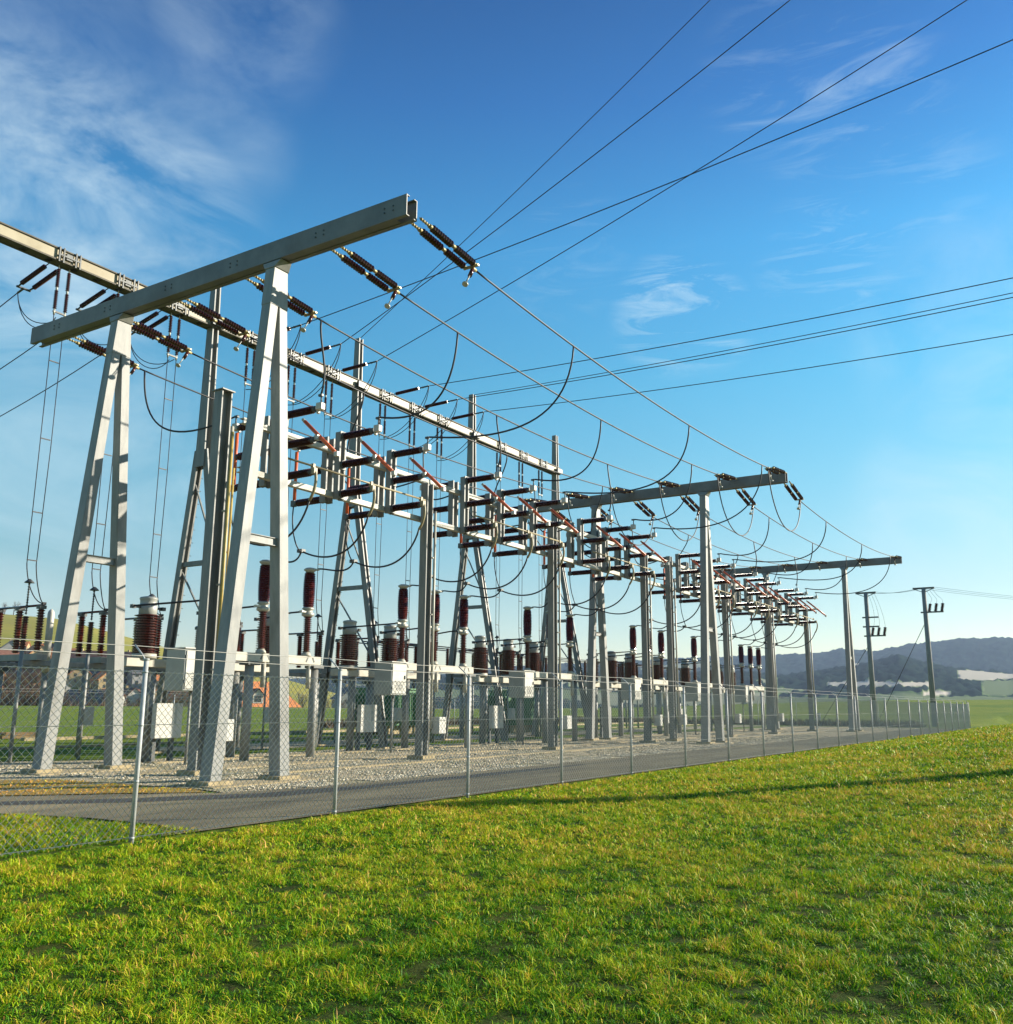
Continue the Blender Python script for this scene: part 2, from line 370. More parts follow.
# yard surfaces (thin sheets, each a few millimetres above the one below)
def poly(name, pts, z, m):
    b = MB(); b.quad(*[(x, y, z) for x, y in pts]); return struct(name, b, m)
poly('yard_gravel', [(12.2, 13.2), (87, 13.2), (87, 24.2), (18.5, 24.2), (7, 30), (7, 24.6), (12.3, 19.2), (12.6, 15.2)], .004, M['gravel'])
poly('rear_gravel', [(22, 26.4), (87, 26.4), (87, 30.5), (22, 30.5)], .004, M['gravel'])
road = [(7.9, 10.02)] + [(8.6, 10.9), (8.55, 12.4), (8.1, 14.0), (6.8, 15.8), (4.5, 17.6), (1, 19.4), (1, 22.4), (5.2, 20.6), (9.2, 16.7), (10.9, 15.3), (12.2, 14.0), (14.0, 13.45), (16.5, 13.4), (87, 13.4), (87, 10.02)]
poly('asphalt_road', road, .009, M['asphalt'])
poly('dark_road_strip', [(4.6, 19.6), (9.0, 15.6), (10.6, 14.4), (12.6, 13.3), (15, 12.9), (20, 12.9), (24, 12.75), (24, 12.5), (19, 12.35), (14.5, 12.45), (12.3, 12.6), (10.2, 13.8), (8.9, 14.9), (4.4, 18.8)], .013, M['dark_strip'])  # irregular darker strip laid over the asphalt
poly('brown_grass_verge', [(12.5, 15.0), (12.3, 19.2), (7, 24.6), (4, 26), (4, 21.6), (9.3, 16.9), (11.0, 15.5), (12.2, 14.25)], .0075, M['brown'])
b = MB()
for (x0, x1, y0, y1) in ((12.75, 15.9, 14.75, 16.0), (12.75, 15.9, 20.5, 21.9), (40.3, 43.2, 14.75, 16.0), (40.3, 43.2, 20.5, 21.9), (68.9, 71.8, 14.75, 16.0), (68.9, 71.8, 20.5, 21.9)): b.span((x0, y0, -.2), (x1, y1, .025))
struct('concrete_footings', b, M['concrete'])
b = MB(); b.span((14, 18.9, -.1), (86, 19.5, .03)); b.span((16.2, 16.75, -.1), (40, 17.15, .035)); b.span((43.4, 16.75, -.1), (68.6, 17.15, .035)); b.span((17, 22.1, -.1), (86, 22.5, .04)); b.span((14, 32.9, -.1), (86, 33.2, .06)); b.span((24, 40, -.1), (90, 40.3, .12))
struct('cable_duct_covers', b, M['concrete'])

# loose stones lying on the gravel strip
def stones(n):
    vs = []; fs = []; tn = []; k = 0
    base = np.array([(1, 0, 0), (0, 1, 0), (-1, 0, 0), (0, -1, 0), (0, 0, .8), (0, 0, -.5)])
    F = ((0, 1, 4), (1, 2, 4), (2, 3, 4), (3, 0, 4), (1, 0, 5), (2, 1, 5), (3, 2, 5), (0, 3, 5))
    for _ in range(n):
        u = random.random()
        if u < .45: x = random.uniform(14, 48); y = 13.45 + abs(random.gauss(0, .45))
        else: x = 13 + 45 * random.random() ** 1.5; y = random.uniform(13.6, 24)
        if noise.noise(V((x * .8, y * 1.1, 2))) < -.12: continue
        s = random.uniform(.018, .05) * (1 + max(0, x - 20) * .012); a = random.random() * 6.3
        rot = np.array([[math.cos(a), -math.sin(a), 0], [math.sin(a), math.cos(a), 0], [0, 0, 1]])
        pts = (base * np.array([s, s * random.uniform(.5, 1), s * random.uniform(.4, .8)])) @ rot.T + np.array([x, y, .004 + s * .25])
        vs.append(pts); t = random.random(); tn += [t] * 6
        fs += [(a_ + k, b_ + k, c_ + k) for a_, b_, c_ in F]; k += 6
    me = bpy.data.meshes.new('loose_stones'); me.from_pydata(np.concatenate(vs).tolist(), [], fs); me.materials.append(M['stone'])
    at = me.attributes.new('tint', 'FLOAT', 'POINT'); at.data.foreach_set('value', tn); me.update()
    o = bpy.data.objects.new('loose_stones', me); COL.objects.link(o); o['kind'] = 'stuff'
    tag(o, 'pale loose gravel stones scattered beside the asphalt road', 'gravel')
stones(34000)

# grass: blades as real faces, thinning with distance
def grass():
    P = []; S = []
    fwd = np.array([RF.x, RF.y]); fwd /= np.linalg.norm(fwd); rt = np.array([fwd[1], -fwd[0]])
    for d0, d1, dens, ln, wd in ((2.2, 3.2, 4500, .050, .0036), (3.2, 7, 6500, .050, .0036), (7, 11, 4200, .052, .0048), (11, 17, 2100, .058, .0074), (17, 28, 850, .068, .012), (28, 48, 260, .085, .022), (48, 95, 80, .11, .042)):
        w = .70; area = (d1 * d1 - d0 * d0) * w
        n = int(area * dens); u = rng.random(n); d = np.sqrt(d0 * d0 + u * (d1 * d1 - d0 * d0)); s = (rng.random(n) * 2 - 1) * w * d
        xy = d[:, None] * fwd + s[:, None] * rt
        ok = (xy[:, 1] < 9.82) & (xy[:, 0] > -1.5)
        inside = (xy[:, 1] >= 10.0) & (xy[:, 0] < 8.5 - .08 * (xy[:, 1] - 10.1)) & (xy[:, 1] < 13.6) if d0 < 17 else np.zeros(n, bool)
        strip = (xy[:, 1] > 14.6) & (xy[:, 1] < 19) & (xy[:, 0] > 8.8) & (xy[:, 0] < 12.35) & (xy[:, 1] + xy[:, 0] > 26.6) & (xy[:, 1] < 20.3 - .1 * xy[:, 0])
        keep = ok | inside | (strip & (rng.random(n) < .8)); xy = xy[keep]; st = strip[keep]
        P.append(np.c_[xy, np.full(len(xy), ln), np.full(len(xy), wd), st])
    P = np.concatenate(P); n = len(P)
    # clumping: jitter toward tufts, patch noise
    tint = np.empty(n); z = np.empty(n); hgt = np.empty(n); keep = np.ones(n, bool); lean = np.empty((n, 2))
    nv = noise.noise
    for i in range(n):
        x, y = P[i, 0], P[i, 1]
        a = nv(V((x * .45, y * .45, 0))); b_ = nv(V((x * 2.1, y * 2.1, 5))); c = nv(V((x * 6.5, y * 6.5, 9)))
        z[i] = mound(x, y) if y < 10 else 0
        tint[i] = .42 + .20 * a + .26 * b_ + .26 * c + .16 * nv(V((x * 14, y * 14, 41))); keep[i] = c + .5 * b_ > -.62 + .3 * random.random()
        hgt[i] = max(.22, 1 + .8 * b_ + 1.3 * c + .7 * nv(V((x * 15, y * 15, 31))))
        lean[i] = (c * 1.2 + .3, nv(V((x * 5, y * 5, 20))) * 1.3)
    P = P[keep]; tint = tint[keep]; z = z[keep]; hgt = hgt[keep]; lean = lean[keep]; n = len(P)
    dist = np.hypot(P[:, 0], P[:, 1])
    tint += -.12 + .20 * np.clip((dist - 5) / 9, 0, 1) - .05 * np.clip((dist - 22) / 30, 0, 1)
    tint += rng.normal(0, .17, n); dry = rng.random(n) < .11; tint[dry] += .40
    tint[P[:, 4] > .5] += .36; tint = np.clip(tint, 0, 1)
    L_ = P[:, 2] * 1.05 * hgt * rng.uniform(.6, 1.35, n); W_ = P[:, 3] * 1.25 * rng.uniform(.7, 1.3, n)
    L_[P[:, 4] > .5] *= .55
    L_ *= .45 + .55 * np.clip((9.9 - P[:, 1]) / .5, 0, 1) * (P[:, 4] < .5) + .55 * (P[:, 1] > 9.95)
    a = rng.random(n) * 2 * np.pi; side = np.c_[np.cos(a), np.sin(a), np.zeros(n)]
    an = rng.random(n) * 2 * np.pi; l = rng.uniform(.3, 2.1, n)
    le = np.c_[np.cos(an) * l + lean[:, 0] * .5, np.sin(an) * l + lean[:, 1] * .5]
    up = np.c_[le * .8, np.ones(n)]; up /= np.linalg.norm(up, axis=1)[:, None]
    up2 = np.c_[le * 2.6, np.ones(n) * .55]; up2 /= np.linalg.norm(up2, axis=1)[:, None]
    base = np.c_[P[:, :2], z - .004]; mid = base + up * (L_ * .55)[:, None]; tip = mid + up2 * (L_ * .5)[:, None]
    v = np.empty((n, 5, 3)); v[:, 0] = base - side * W_[:, None] / 2; v[:, 1] = base + side * W_[:, None] / 2
    v[:, 2] = mid + side * W_[:, None] * .45; v[:, 3] = mid - side * W_[:, None] * .45; v[:, 4] = tip
    me = bpy.data.meshes.new('grass'); me.vertices.add(n * 5); me.vertices.foreach_set('co', v.reshape(-1))
    idx = np.arange(n)[:, None] * 5
    loops = np.concatenate([idx + np.array([[0, 1, 2, 3]]), idx + np.array([[3, 2, 4]])], axis=1).reshape(-1)
    me.loops.add(n * 7); me.loops.foreach_set('vertex_index', loops)
    me.polygons.add(n * 2); tot = np.tile([4, 3], n); start = np.concatenate([[0], np.cumsum(tot)[:-1]])
    me.polygons.foreach_set('loop_start', start); me.polygons.foreach_set('loop_total', tot)
    at = me.attributes.new('tint', 'FLOAT', 'POINT'); at.data.foreach_set('value', np.repeat(tint, 5))
    me.materials.append(M['blade']); me.update(calc_edges=True)
    o = bpy.data.objects.new('grass', me); COL.objects.link(o); o['kind'] = 'stuff'
    tag(o, 'short yellow green meadow grass in front of the wire fence', 'grass'); print('blades', n)
grass()

# ------------------------------------------------------------------ chain link fence
def fence_run(label, p0, p1, step, pitch, wr, lean_dir, zt=2.0, group='fences round the switchyard'):
    p0 = V((*p0, 0)); p1 = V((*p1, 0)); d = (p1 - p0); Ln = d.length; d.normalize(); n = max(1, round(Ln / step)); st = Ln / n
    root = thing('chain_link_fence', label, 'fence', p0, group)
    mb = MB(); ld = V((*lean_dir, 0))                     # post at local origin
    mb.tube((0, 0, -.1), (0, 0, 2.12), .029, 8); mb.path([(0, 0, 2.1), ld * .1 + V((0, 0, 2.2)), ld * .24 + V((0, 0, 2.31))], .012, 5); mb.tube((0, 0, 2.12), (0, 0, 2.14), .038, 8)
    for z in (.06, .7, 1.35, 1.98): mb.tube((0, 0, z - .012), (0, 0, z + .012), .033, 8)
    post = None
    for k in range(n + 1):
        if post is None:
            mb.v = [v + p0 for v in mb.v]; post = mb.build('post', M['fencepost'], root)
        else:
            c = post.copy(); COL.objects.link(c); c.parent = root; c.location = d * (k * st)
    # one panel of zigzag wires
    side = V((-d.y, d.x, 0)); nw = max(2, round(st / pitch)); pw = st / nw; nz = round((zt - .04) / (2 * pw)); ph = (zt - .04) / nz
    v = []; f = []
    def strand(pts):
        i = len(v)
        for p in pts:
            for k in range(3):
                an = 2 * math.pi * k / 3 + .5; v.append(p + d * (wr * math.cos(an)) + side * (wr * math.sin(an)))
        for j in range(len(pts) - 1):
            for k in range(3): f.append((i + j * 3 + k, i + j * 3 + (k + 1) % 3, i + j * 3 + 3 + (k + 1) % 3, i + j * 3 + 3 + k))
    for w in range(nw):
        x0 = (w + .25) * pw; pts = []
        for j in range(2 * nz + 1): pts.append(d * (w * pw + (pw + .002) * ((j + w) % 2)) + V((0, 0, .04 + j * ph / 2)) + side * (.045 + (.004 if j % 2 else -.004)))
        strand(pts)
    me = bpy.data.meshes.new('wire_mesh'); me.from_pydata([tuple(x) for x in v], [], f); me.materials.append(M['fence']); me.update()
    for k in range(n):
        o = bpy.data.objects.new('wire_mesh', me); COL.objects.link(o); o.parent = root; o.location = d * (k * st)
    for z in (.06, .7, 1.35, 1.98):
        mb = MB(); mb.tube(p0 + side * .05 + V((0, 0, z)), p1 + side * .05 + V((0, 0, z)), .0045, 4); mb.build('tension_wire', M['fence'], root)
    for t in (.06, .23):
        mb = MB(); pts = []
        for k in range(n): pts += cat(p0 + d * (k * st) + ld * t + V((0, 0, 2.13 + t * .75)), p0 + d * ((k + 1) * st) + ld * t + V((0, 0, 2.13 + t * .75)), .015, 4)[:-1]
        mb.path(pts, .005, 3); mb.build('top_wire', M['fence'], root)
    return root
fence_run('long chain link fence between the meadow and the asphalt road', (.43, 9.84), (86.8, 9.84), 3.45, .046, .0040, (0, 1))
fence_run('distant chain link fence closing the far right end of the yard', (86.8, 9.94), (86.8, 45), 3.5, .12, .003, (-1, 0))
fence_run('rear chain link fence behind the yard, before the green field', (16, 45), (86.7, 45), 3.9, .15, .004, (0, -1))

# ------------------------------------------------------------------ gantries
YA, YB = 15.4, 21.2
GX = [14.15, 41.9, 70.4]; GH = 11.72
def gantry(x, label):
    root = thing('steel_gantry', label, 'gantry', (x, 18.3, 0), 'portal gantries across the yard')
    mb = MB(); y0, y1 = 11.42, 25.15
    for s in (-1, 1):                                   # two channels side by side
        xs = x + s * .17
        mb.span((xs - .012, y0, GH), (xs + .012, y1, GH + .48))
        mb.span((xs - .09 * (s > 0), y0 + .002, GH + .002), (xs + .09 * (s < 0), y1 - .002, GH + .02)); mb.span((xs - .09 * (s > 0), y0 + .002, GH + .46), (xs + .09 * (s < 0), y1 - .002, GH + .478))
    mb.span((x - .156, y0 + .35, GH + .021), (x + .156, y1 - .3, GH + .03))
    for y in [12.3, 15.4, 18.3, 21.2, 24.3]: mb.span((x - .156, y - .35, GH + .45), (x + .156, y + .35, GH + .459))
    mb.mat(1)
    for y in (11.9, 13.9, 16.7, 19.1, 21.6, 23.9):
        for dz in (.2, .3):
            for dy in (-.12, .12): mb.tube((x - .20, y + dy, GH + dz), (x - .18, y + dy, GH + dz), .02, 6)
    mb.build('beam', [M['beam'], M['dark_steel']], root)
    for y in (YA, YB):
        for s in (-1, 1):
            m = MB(); m.bar((x + s * .95, y, -.05), (x + s * .135, y, GH - 1.0), .34, .30, .28, .25, side=(0, 1, 0)); m.build('leg', M['steel'], root, .012)
        g = MB(); g.bar((x, y, GH - 1.12), (x, y, GH - .20), .30, .56, .30, .42, side=(0, 1, 0)); g.bar((x, y, GH - .20), (x, y, GH - .012), .33, .46, .60, .34, side=(0, 1, 0)); g.build('leg_head', M['steel'], root, .01)
        c = MB(); z = 5.15; w = .95 - .76 * z / GH; c.span((x - w, y - .06, z - .075), (x + w, y + .06, z + .075)); c.span((x - w, y - .09, z + .075), (x + w, y + .09, z + .09)); c.span((x - w, y - .09, z - .09), (x + w, y + .09, z - .075)); c.build('cross_bar', M['steel'], root)
        for s in (-1, 1): f = MB(); f.box((x + s * .95, y, .05), (.62, .66, .1)); f.build('foot_plate', M['concrete'], root)
    return root
gantry(GX[0], 'large nearest steel gantry on two A shaped legs, its beam crossing the upper left')
gantry(GX[1], 'middle steel gantry whose beam ends above the centre right of the yard')
gantry(GX[2], 'farthest and smallest steel gantry at the right end of the yard')

# ------------------------------------------------------------------ insulator strings (local: hangs along +X, attached at the origin)
def string_twin(L=2.2):
    root = thing('insulator_string', '', 'insulator', group='double insulator strings on the gantry beams')
    for s in (-.14, .14):
        k = MB(); k.sheds((.42, s, 0), (1.17, s, 0), .05, .088, 9, 9).mat(1); k.tube((0, s, 0), (.35, s, 0), .016, 6); k.tube((.34, s, 0), (.42, s, 0), .05, 8)
        for t in (.06, .14, .22, .30): k.tube((t - .02, s, 0), (t + .02, s, 0), .035, 6)
        k.build('insulator', [M['dark_porcelain'], M['brass']], root)
        k = MB(); k.sheds((1.31, s, 0), (2.04, s, 0), .05, .088, 9, 9).mat(1); k.tube((1.17, s, 0), (1.31, s, 0), .045, 8); k.tube((2.04, s, 0), (2.13, s, 0), .045, 8); k.build('insulator', [M['dark_porcelain'], M['brass']], root)
    k = MB(); k.box((2.15, 0, 0), (.07, .42, .04)); k.tube((2.15, 0, 0), (2.34, 0, 0), .045, 8); k.build('yoke', M['brass'], root)
    k = MB(); k.tube((2.22, 0, -.02), (2.12, 0, -.26), .05, 8); k.build('clamp', M['dark_porcelain'], root)
    k = MB(); k.tube((2.13, .02, -.24), (2.0, .02, -.5), .012, 6); k.tube((2.11, -.02, -.24), (1.98, -.02, -.5), .012, 6); k.lathe((1.99, 0, -.50), (1.96, 0, -.56), ((0, .03), (.5, .075), (1, .07)), 10); k.build('arcing_horn', M['capmetal'], root)
    return Proto(root)
TW = string_twin()
CY = [11.5, 13.8, 16.6, 19.1, 21.5, 23.9]
NY = ['nearest', 'second nearest', 'third nearest', 'fourth nearest', 'fifth nearest', 'farthest']
ZS = 11.80
for i, y in enumerate(CY):
    TW.put((GX[0] + .2, y, ZS), (0, math.radians(5), 0), 'brown double insulator string on the large left gantry beam, %s from its right end' % ORD[i])
    for g, nm in ((1, 'middle'), (2, 'farthest')):
        TW.put((GX[g] - .2, y, ZS + .3), (0, math.radians(6), math.pi), 'double insulator string on the left face of the %s gantry beam, %s from right' % (nm, ORD[i]))
    TW.put((GX[1] + .2, y, ZS), (0, math.radians(12), 0), 'double insulator string on the right face of the middle gantry beam, %s from right' % ORD[i])
# overhead conductors between gantries, jumper loops under the middle beam
grp = 'overhead conductors along the yard'
SE = [(GX[0] + .2 + 2.33, ZS - .20), (GX[1] - .2 - 2.32, ZS + .3 - .245), (GX[1] + .2 + 2.28, ZS - .49), (GX[2] - .2 - 2.32, ZS + .3 - .245)]
def cond_z(span, x):
    (xa, za), (xb, zb) = (SE[0], SE[1]) if span == 0 else (SE[2], SE[3]); t = (x - xa) / (xb - xa); sg = .42
    return za + (zb - za) * t - 4 * sg * t * (1 - t)
for i, y in enumerate(CY):
    for s, nm in ((0, 'left and the middle'), (1, 'middle and the farthest')):
        (xa, za), (xb, zb) = SE[2 * s], SE[2 * s + 1]
        cable('overhead_conductor', 'dark conductor strung between the %s gantry, %s line from the right' % (nm, ORD[i]), 'power line', cat((xa, y, za), (xb, y, zb), .42, 40), .024, M['cable'], grp)
    (xa, za), (xb, zb) = SE[1], SE[2]
    cable('jumper_loop', 'slack cable loop slung under the middle gantry beam, %s from its right end' % ORD[i], 'cable', bez((xa - .05, y, za), (xa + .3, y, za - 2.9), (xb - .6, y, zb - 2.6), (xb, y, zb), 24), .026, M['cable'], 'cable loops under the middle gantry')

# ------------------------------------------------------------------ steel columns and rails of the switch row
YR = 18.2; ZR = 7.3
BAYS = [(17.05, 19.36, 21.66), (25.62, 27.92, 30.24), (34.1, 36.4, 38.65), (44.8, 47.1, 49.4), (53.3, 55.6, 57.9), (61.9, 64.2, 66.8)]
def hcol(name, label, x, y, h, w=.36, tall=False):
    root = thing(name, label, 'column', (x, y, 0), 'steel columns carrying the switch row')
    m = MB()
    for s in (-1, 1): m.span((x + s * w / 2 - .018, y - w / 2, -.05), (x + s * w / 2 + .018, y + w / 2, h))
    m.span((x - w / 2 + .018, y - .015, -.05), (x + w / 2 - .018, y + .015, h - .002)); m.build('shaft', M['column'], root)
    p = MB(); p.box((x, y, .05), (w + .34, w + .34, .13)); p.build('base_plate', M['concrete'], root)
    c = MB(); c.tube((x + .14, y - .24, .9), (x + .14, y - .24, h - .9), .045, 6)
    for z in (2.4, 4.4, 6.2): c.span((x + .04, y - .25, z - .02), (x + .16, y - .17, z + .02))
    c.build('conduit', M['offwhite'], root)
    b_ = MB(); b_.span((x + .22, y - .50, .76), (x + .58, y - .22, 1.26)); b_.build('junction_box', M['white'], root, .012)
    return root
CX = [(14.95, 9.25), (23.4, 8.62), (31.55, 8.75), (40.3, 8.75), (43.3, 8.75), (51.4, 8.75), (59.6, 8.75), (68.6, 8.75)]
cl = ['leftmost tall steel column with yellow conduits just right of the first A leg', 'thick steel column with long pale conduit, second from the left of the switch row']
for i, (x, h) in enumerate(CX):
    r_ = hcol('steel_column', cl[i] if i < 2 else 'grey H section column holding up the switch row, %s from the left' % ORD[i], x, 17.9, h, .27 if i else .29)
    if i == 0:
        m = MB(); m.span((x - .20, 17.70, h), (x + .20, 18.10, h + .03)); m.build('top_plate', M['column'], r_)
    if i == 0:
        m = MB(); m.tube((x + .13, 17.62, 1.4), (x + .13, 17.62, 8.2), .04, 6); m.build('yellow_conduit', M['yellow'], r_)
        m = MB(); m.tube((x + .24, 17.62, .6), (x + .24, 17.62, 7.3), .03, 6); m.build('yellow_conduit', M['yellow'], r_)
for side, y in (('front', 18.14), ('rear', 18.27)):
    pass
rl = thing('switch_rail_frame', 'long pale steel double rail carrying all the brown horizontal insulators', 'rail frame', (15.0, YR, ZR))
for z, nm in ((8.72, 'upper_rail'), (7.42, 'lower_rail')):
    m = MB(); xs = 15.85; m.span((xs, 18.12, z), (69.0, 18.14, z + .15)); m.span((xs, 18.14, z + .13), (69.0, 18.30, z + .148)); m.span((xs, 18.14, z + .002), (69.0, 18.30, z + .02)); m.build(nm, M['offwhite'], rl)
for bi, tr in enumerate(BAYS):
    m = MB(); m.tube((tr[0] - .9, 16.95, 7.72), (tr[2] + .4, 16.95, 7.72), .028, 6)
    for x in tr: m.box((x + .18, 16.95, 7.72), (.08, .09, .12))
    m.build('drive_rod', M['cream'], rl)

# disconnector pole unit (local origin at (X, YR, ZR))
def disconnector():
    root = thing('disconnector_switch', '', 'switch', group='high voltage switches in the row'); Y0 = -YR; Z0 = -ZR
    def P(y, z, x=0): return (x, y + Y0, z + Z0)
    m = MB()
    for s in (-1, 1): m.span(P(17.9, 7.34, s * .11 - .03), P(18.08, 9.32, s * .11 + .03))
    for z in (7.36, 8.22, 9.12): m.span(P(17.88, z, -.14), P(17.898, z + .22, .14))
    m.build('front_frame', M['column'], root)
    m = MB()
    for s in (-1, 1): m.span(P(18.36, 7.30, s * .13 - .03), P(18.56, 9.24, s * .13 + .03))
    for z in (7.32, 8.22, 9.04): m.span(P(18.562, z, -.16), P(18.58, z + .2, .16))
    m.build('rear_frame', M['column'], root)
    for z in (9.20, 8.36, 7.50):
        k = MB(); k.sheds(P(17.86, z), P(16.86, z), .072, .108, 16, 10).mat(1); k.tube(P(16.87, z), P(16.78, z), .085, 10); k.tube(P(17.88, z), P(17.82, z), .12, 10); k.build('insulator', [M['dark_porcelain'], M['dark_steel']], root)
    for z in (9.14, 8.3, 7.42):
        k = MB(); k.sheds(P(18.6, z), P(19.6, z), .072, .108, 16, 10).mat(1); k.tube(P(19.59, z), P(19.68, z), .085, 10); k.tube(P(18.58, z), P(18.64, z), .12, 10); k.build('insulator', [M['dark_porcelain'], M['dark_steel']], root)
    for y0, zz in ((16.62, 9.24), (19.8, 9.18)):
        k = MB(); s = 1 if y0 < 18 else -1
        k.box(P(y0, zz), (.17, .2, .2)); k.box(P(y0 + s * .1, zz - .1, .03), (.1, .08, .14)); k.build('contact_head', M['white'], root, .02)
        k = MB(); k.tube(P(y0 - s * .02, zz + .08), P(y0 - s * .02, zz + .3), .022, 6); k.box(P(y0, zz + .31), (.07, .13, .06)); k.build('terminal', M['dark_steel'], root)
    # open blade swung out on the near side, closed blade on the far side
    k = MB(); k.tube(P(17.25, 8.96, .1), P(16.12, 7.96, .1), .052, 8); bl = k.build('open_blade', M['red'], root)
    k = MB(); k.tube(P(17.33, 9.03, .1), P(17.24, 8.95, .1), .045, 8); k.build('blade_fitting', M['white'], bl)
    k = MB(); k.box(P(16.06, 7.9, .1), (.11, .12, .12)); k.build('blade_fitting', M['white'], bl); k = MB(); k.box(P(16.72, 8.42, .05), (.13, .12, .13)); k.build('hinge', M['capmetal'], root)
    k = MB(); k.tube(P(19.74, 9.0), P(19.74, 7.52), .050, 8); k.build('closed_blade', M['red'], root)
    k = MB(); k.box(P(19.76, 7.42), (.12, .14, .18)); k.build('lower_contact', M['dark_steel'], root)
    k = MB(); k.box(P(16.74, 7.52), (.12, .14, .16)); k.path(bez(P(16.74, 7.5), P(16.6, 7.5), P(16.62, 7.0), P(16.85, 6.75), 8), .04, 6); k.build('cable_elbow', M['cream'], root)
    return Proto(root)
DS = disconnector()
for bi, tr in enumerate(BAYS):
    for pi, x in enumerate(tr):
        DS.put((x, YR, ZR), label='brown horizontal insulators with tilted red rod, %s switch of the %s group from left' % (PH[pi], ORD[bi]))
# droppers from the overhead conductors to the switches, both sides
for bi, tr in enumerate(BAYS):
    for pi, x in enumerate(tr):
        span = 0 if bi < 3 else 1
        who = '%s switch, %s group from left' % (PH[pi], ORD[bi])
        yc = CY[2 - pi]; xt = x - .15; zc = cond_z(span, xt)
        if pi == 0: pts = bez((xt, yc, zc), (xt - .1, yc - .05, zc - .7), (x + .1, 16.45, 10.3), (x, 16.62, 9.55), 12)
        elif pi == 1: pts = bez((xt, yc, zc), (xt, yc + .1, zc - 1.9), (x, 14.9, 9.15), (x, 16.55, 9.56), 20)
        else: pts = bez((xt, yc, zc), (xt, yc + .15, zc - 2.2), (x, 13.6, 9.0), (x, 16.55, 9.56), 22)
        cable('dropper_cable', 'black cable curving down onto the near side of the %s' % who, 'cable', pts, .028, M['cable'], 'cables dropping onto the switch row')
        yc = CY[5 - pi]
        if pi == 2: pts = bez((xt, yc, zc), (xt, yc, zc - .7), (x, 19.9, 10.2), (x, 19.82, 9.5), 12)
        else: pts = bez((xt, yc, zc), (xt, yc - .1, zc - 2.0), (x, 21.6 if pi else 22.6, 9.05), (x, 19.86, 9.5), 20)
        cable('dropper_cable', 'black cable curving down onto the far side of the %s' % who, 'cable', pts, .028, M['cable'], 'cables dropping onto the switch row')

# ------------------------------------------------------------------ circuit breakers
BRX = [(17.9, 19.85, 21.75), (26.55, 28.5, 30.4), (35.3, 37.3, 39.2), (46.3, 48.25, 50.1), (55.2, 57.2, 59.1), (64.1, 66.1, 68.0)]
YBk = 21.3
def breaker():
    root = thing('circuit_breaker', '', 'circuit breaker', group='circuit breakers in groups of three')
    k = MB(); n = 17; pr = []
    for j in range(n + 1):
        t = j / n; r = .165 + .035 * math.sin(math.pi * t) ** .5
        pr += [(t, r - .028), (min(1, t + .3 / n), r)] if j < n else [(1, .14)]
    k.lathe((0, 0, 4.62), (0, 0, 5.76), pr, 16, smooth=False); k.build('upper_insulator', M['porcelain'], root)
    k = MB(); k.sheds((0, 0, 3.22), (0, 0, 4.36), .085, .135, 18, 12); k.build('lower_insulator', M['porcelain'], root)
    k = MB(); k.lathe((0, 0, 5.74), (0, 0, 5.92), ((0, .13), (.35, .14), (.5, .19), (.75, .2), (1, .12)), 14); k.box((.12, -.1, 5.88), (.3, .1, .05)); k.build('top_cap', M['capmetal'], root)
    k = MB(); k.lathe((0, 0, 4.34), (0, 0, 4.64), ((0, .11), (.15, .2), (.4, .2), (.5, .14), (.75, .14), (.85, .2), (1, .17)), 14); k.box((-.22, 0, 4.5), (.22, .12, .06)); k.build('middle_flange', M['capmetal'], root)
    k = MB(); k.lathe((0, 0, 3.10), (0, 0, 3.24), ((0, .17), (.5, .15), (1, .1)), 12); k.build('foot', M['offwhite'], root)
    return Proto(root)
BR = breaker()
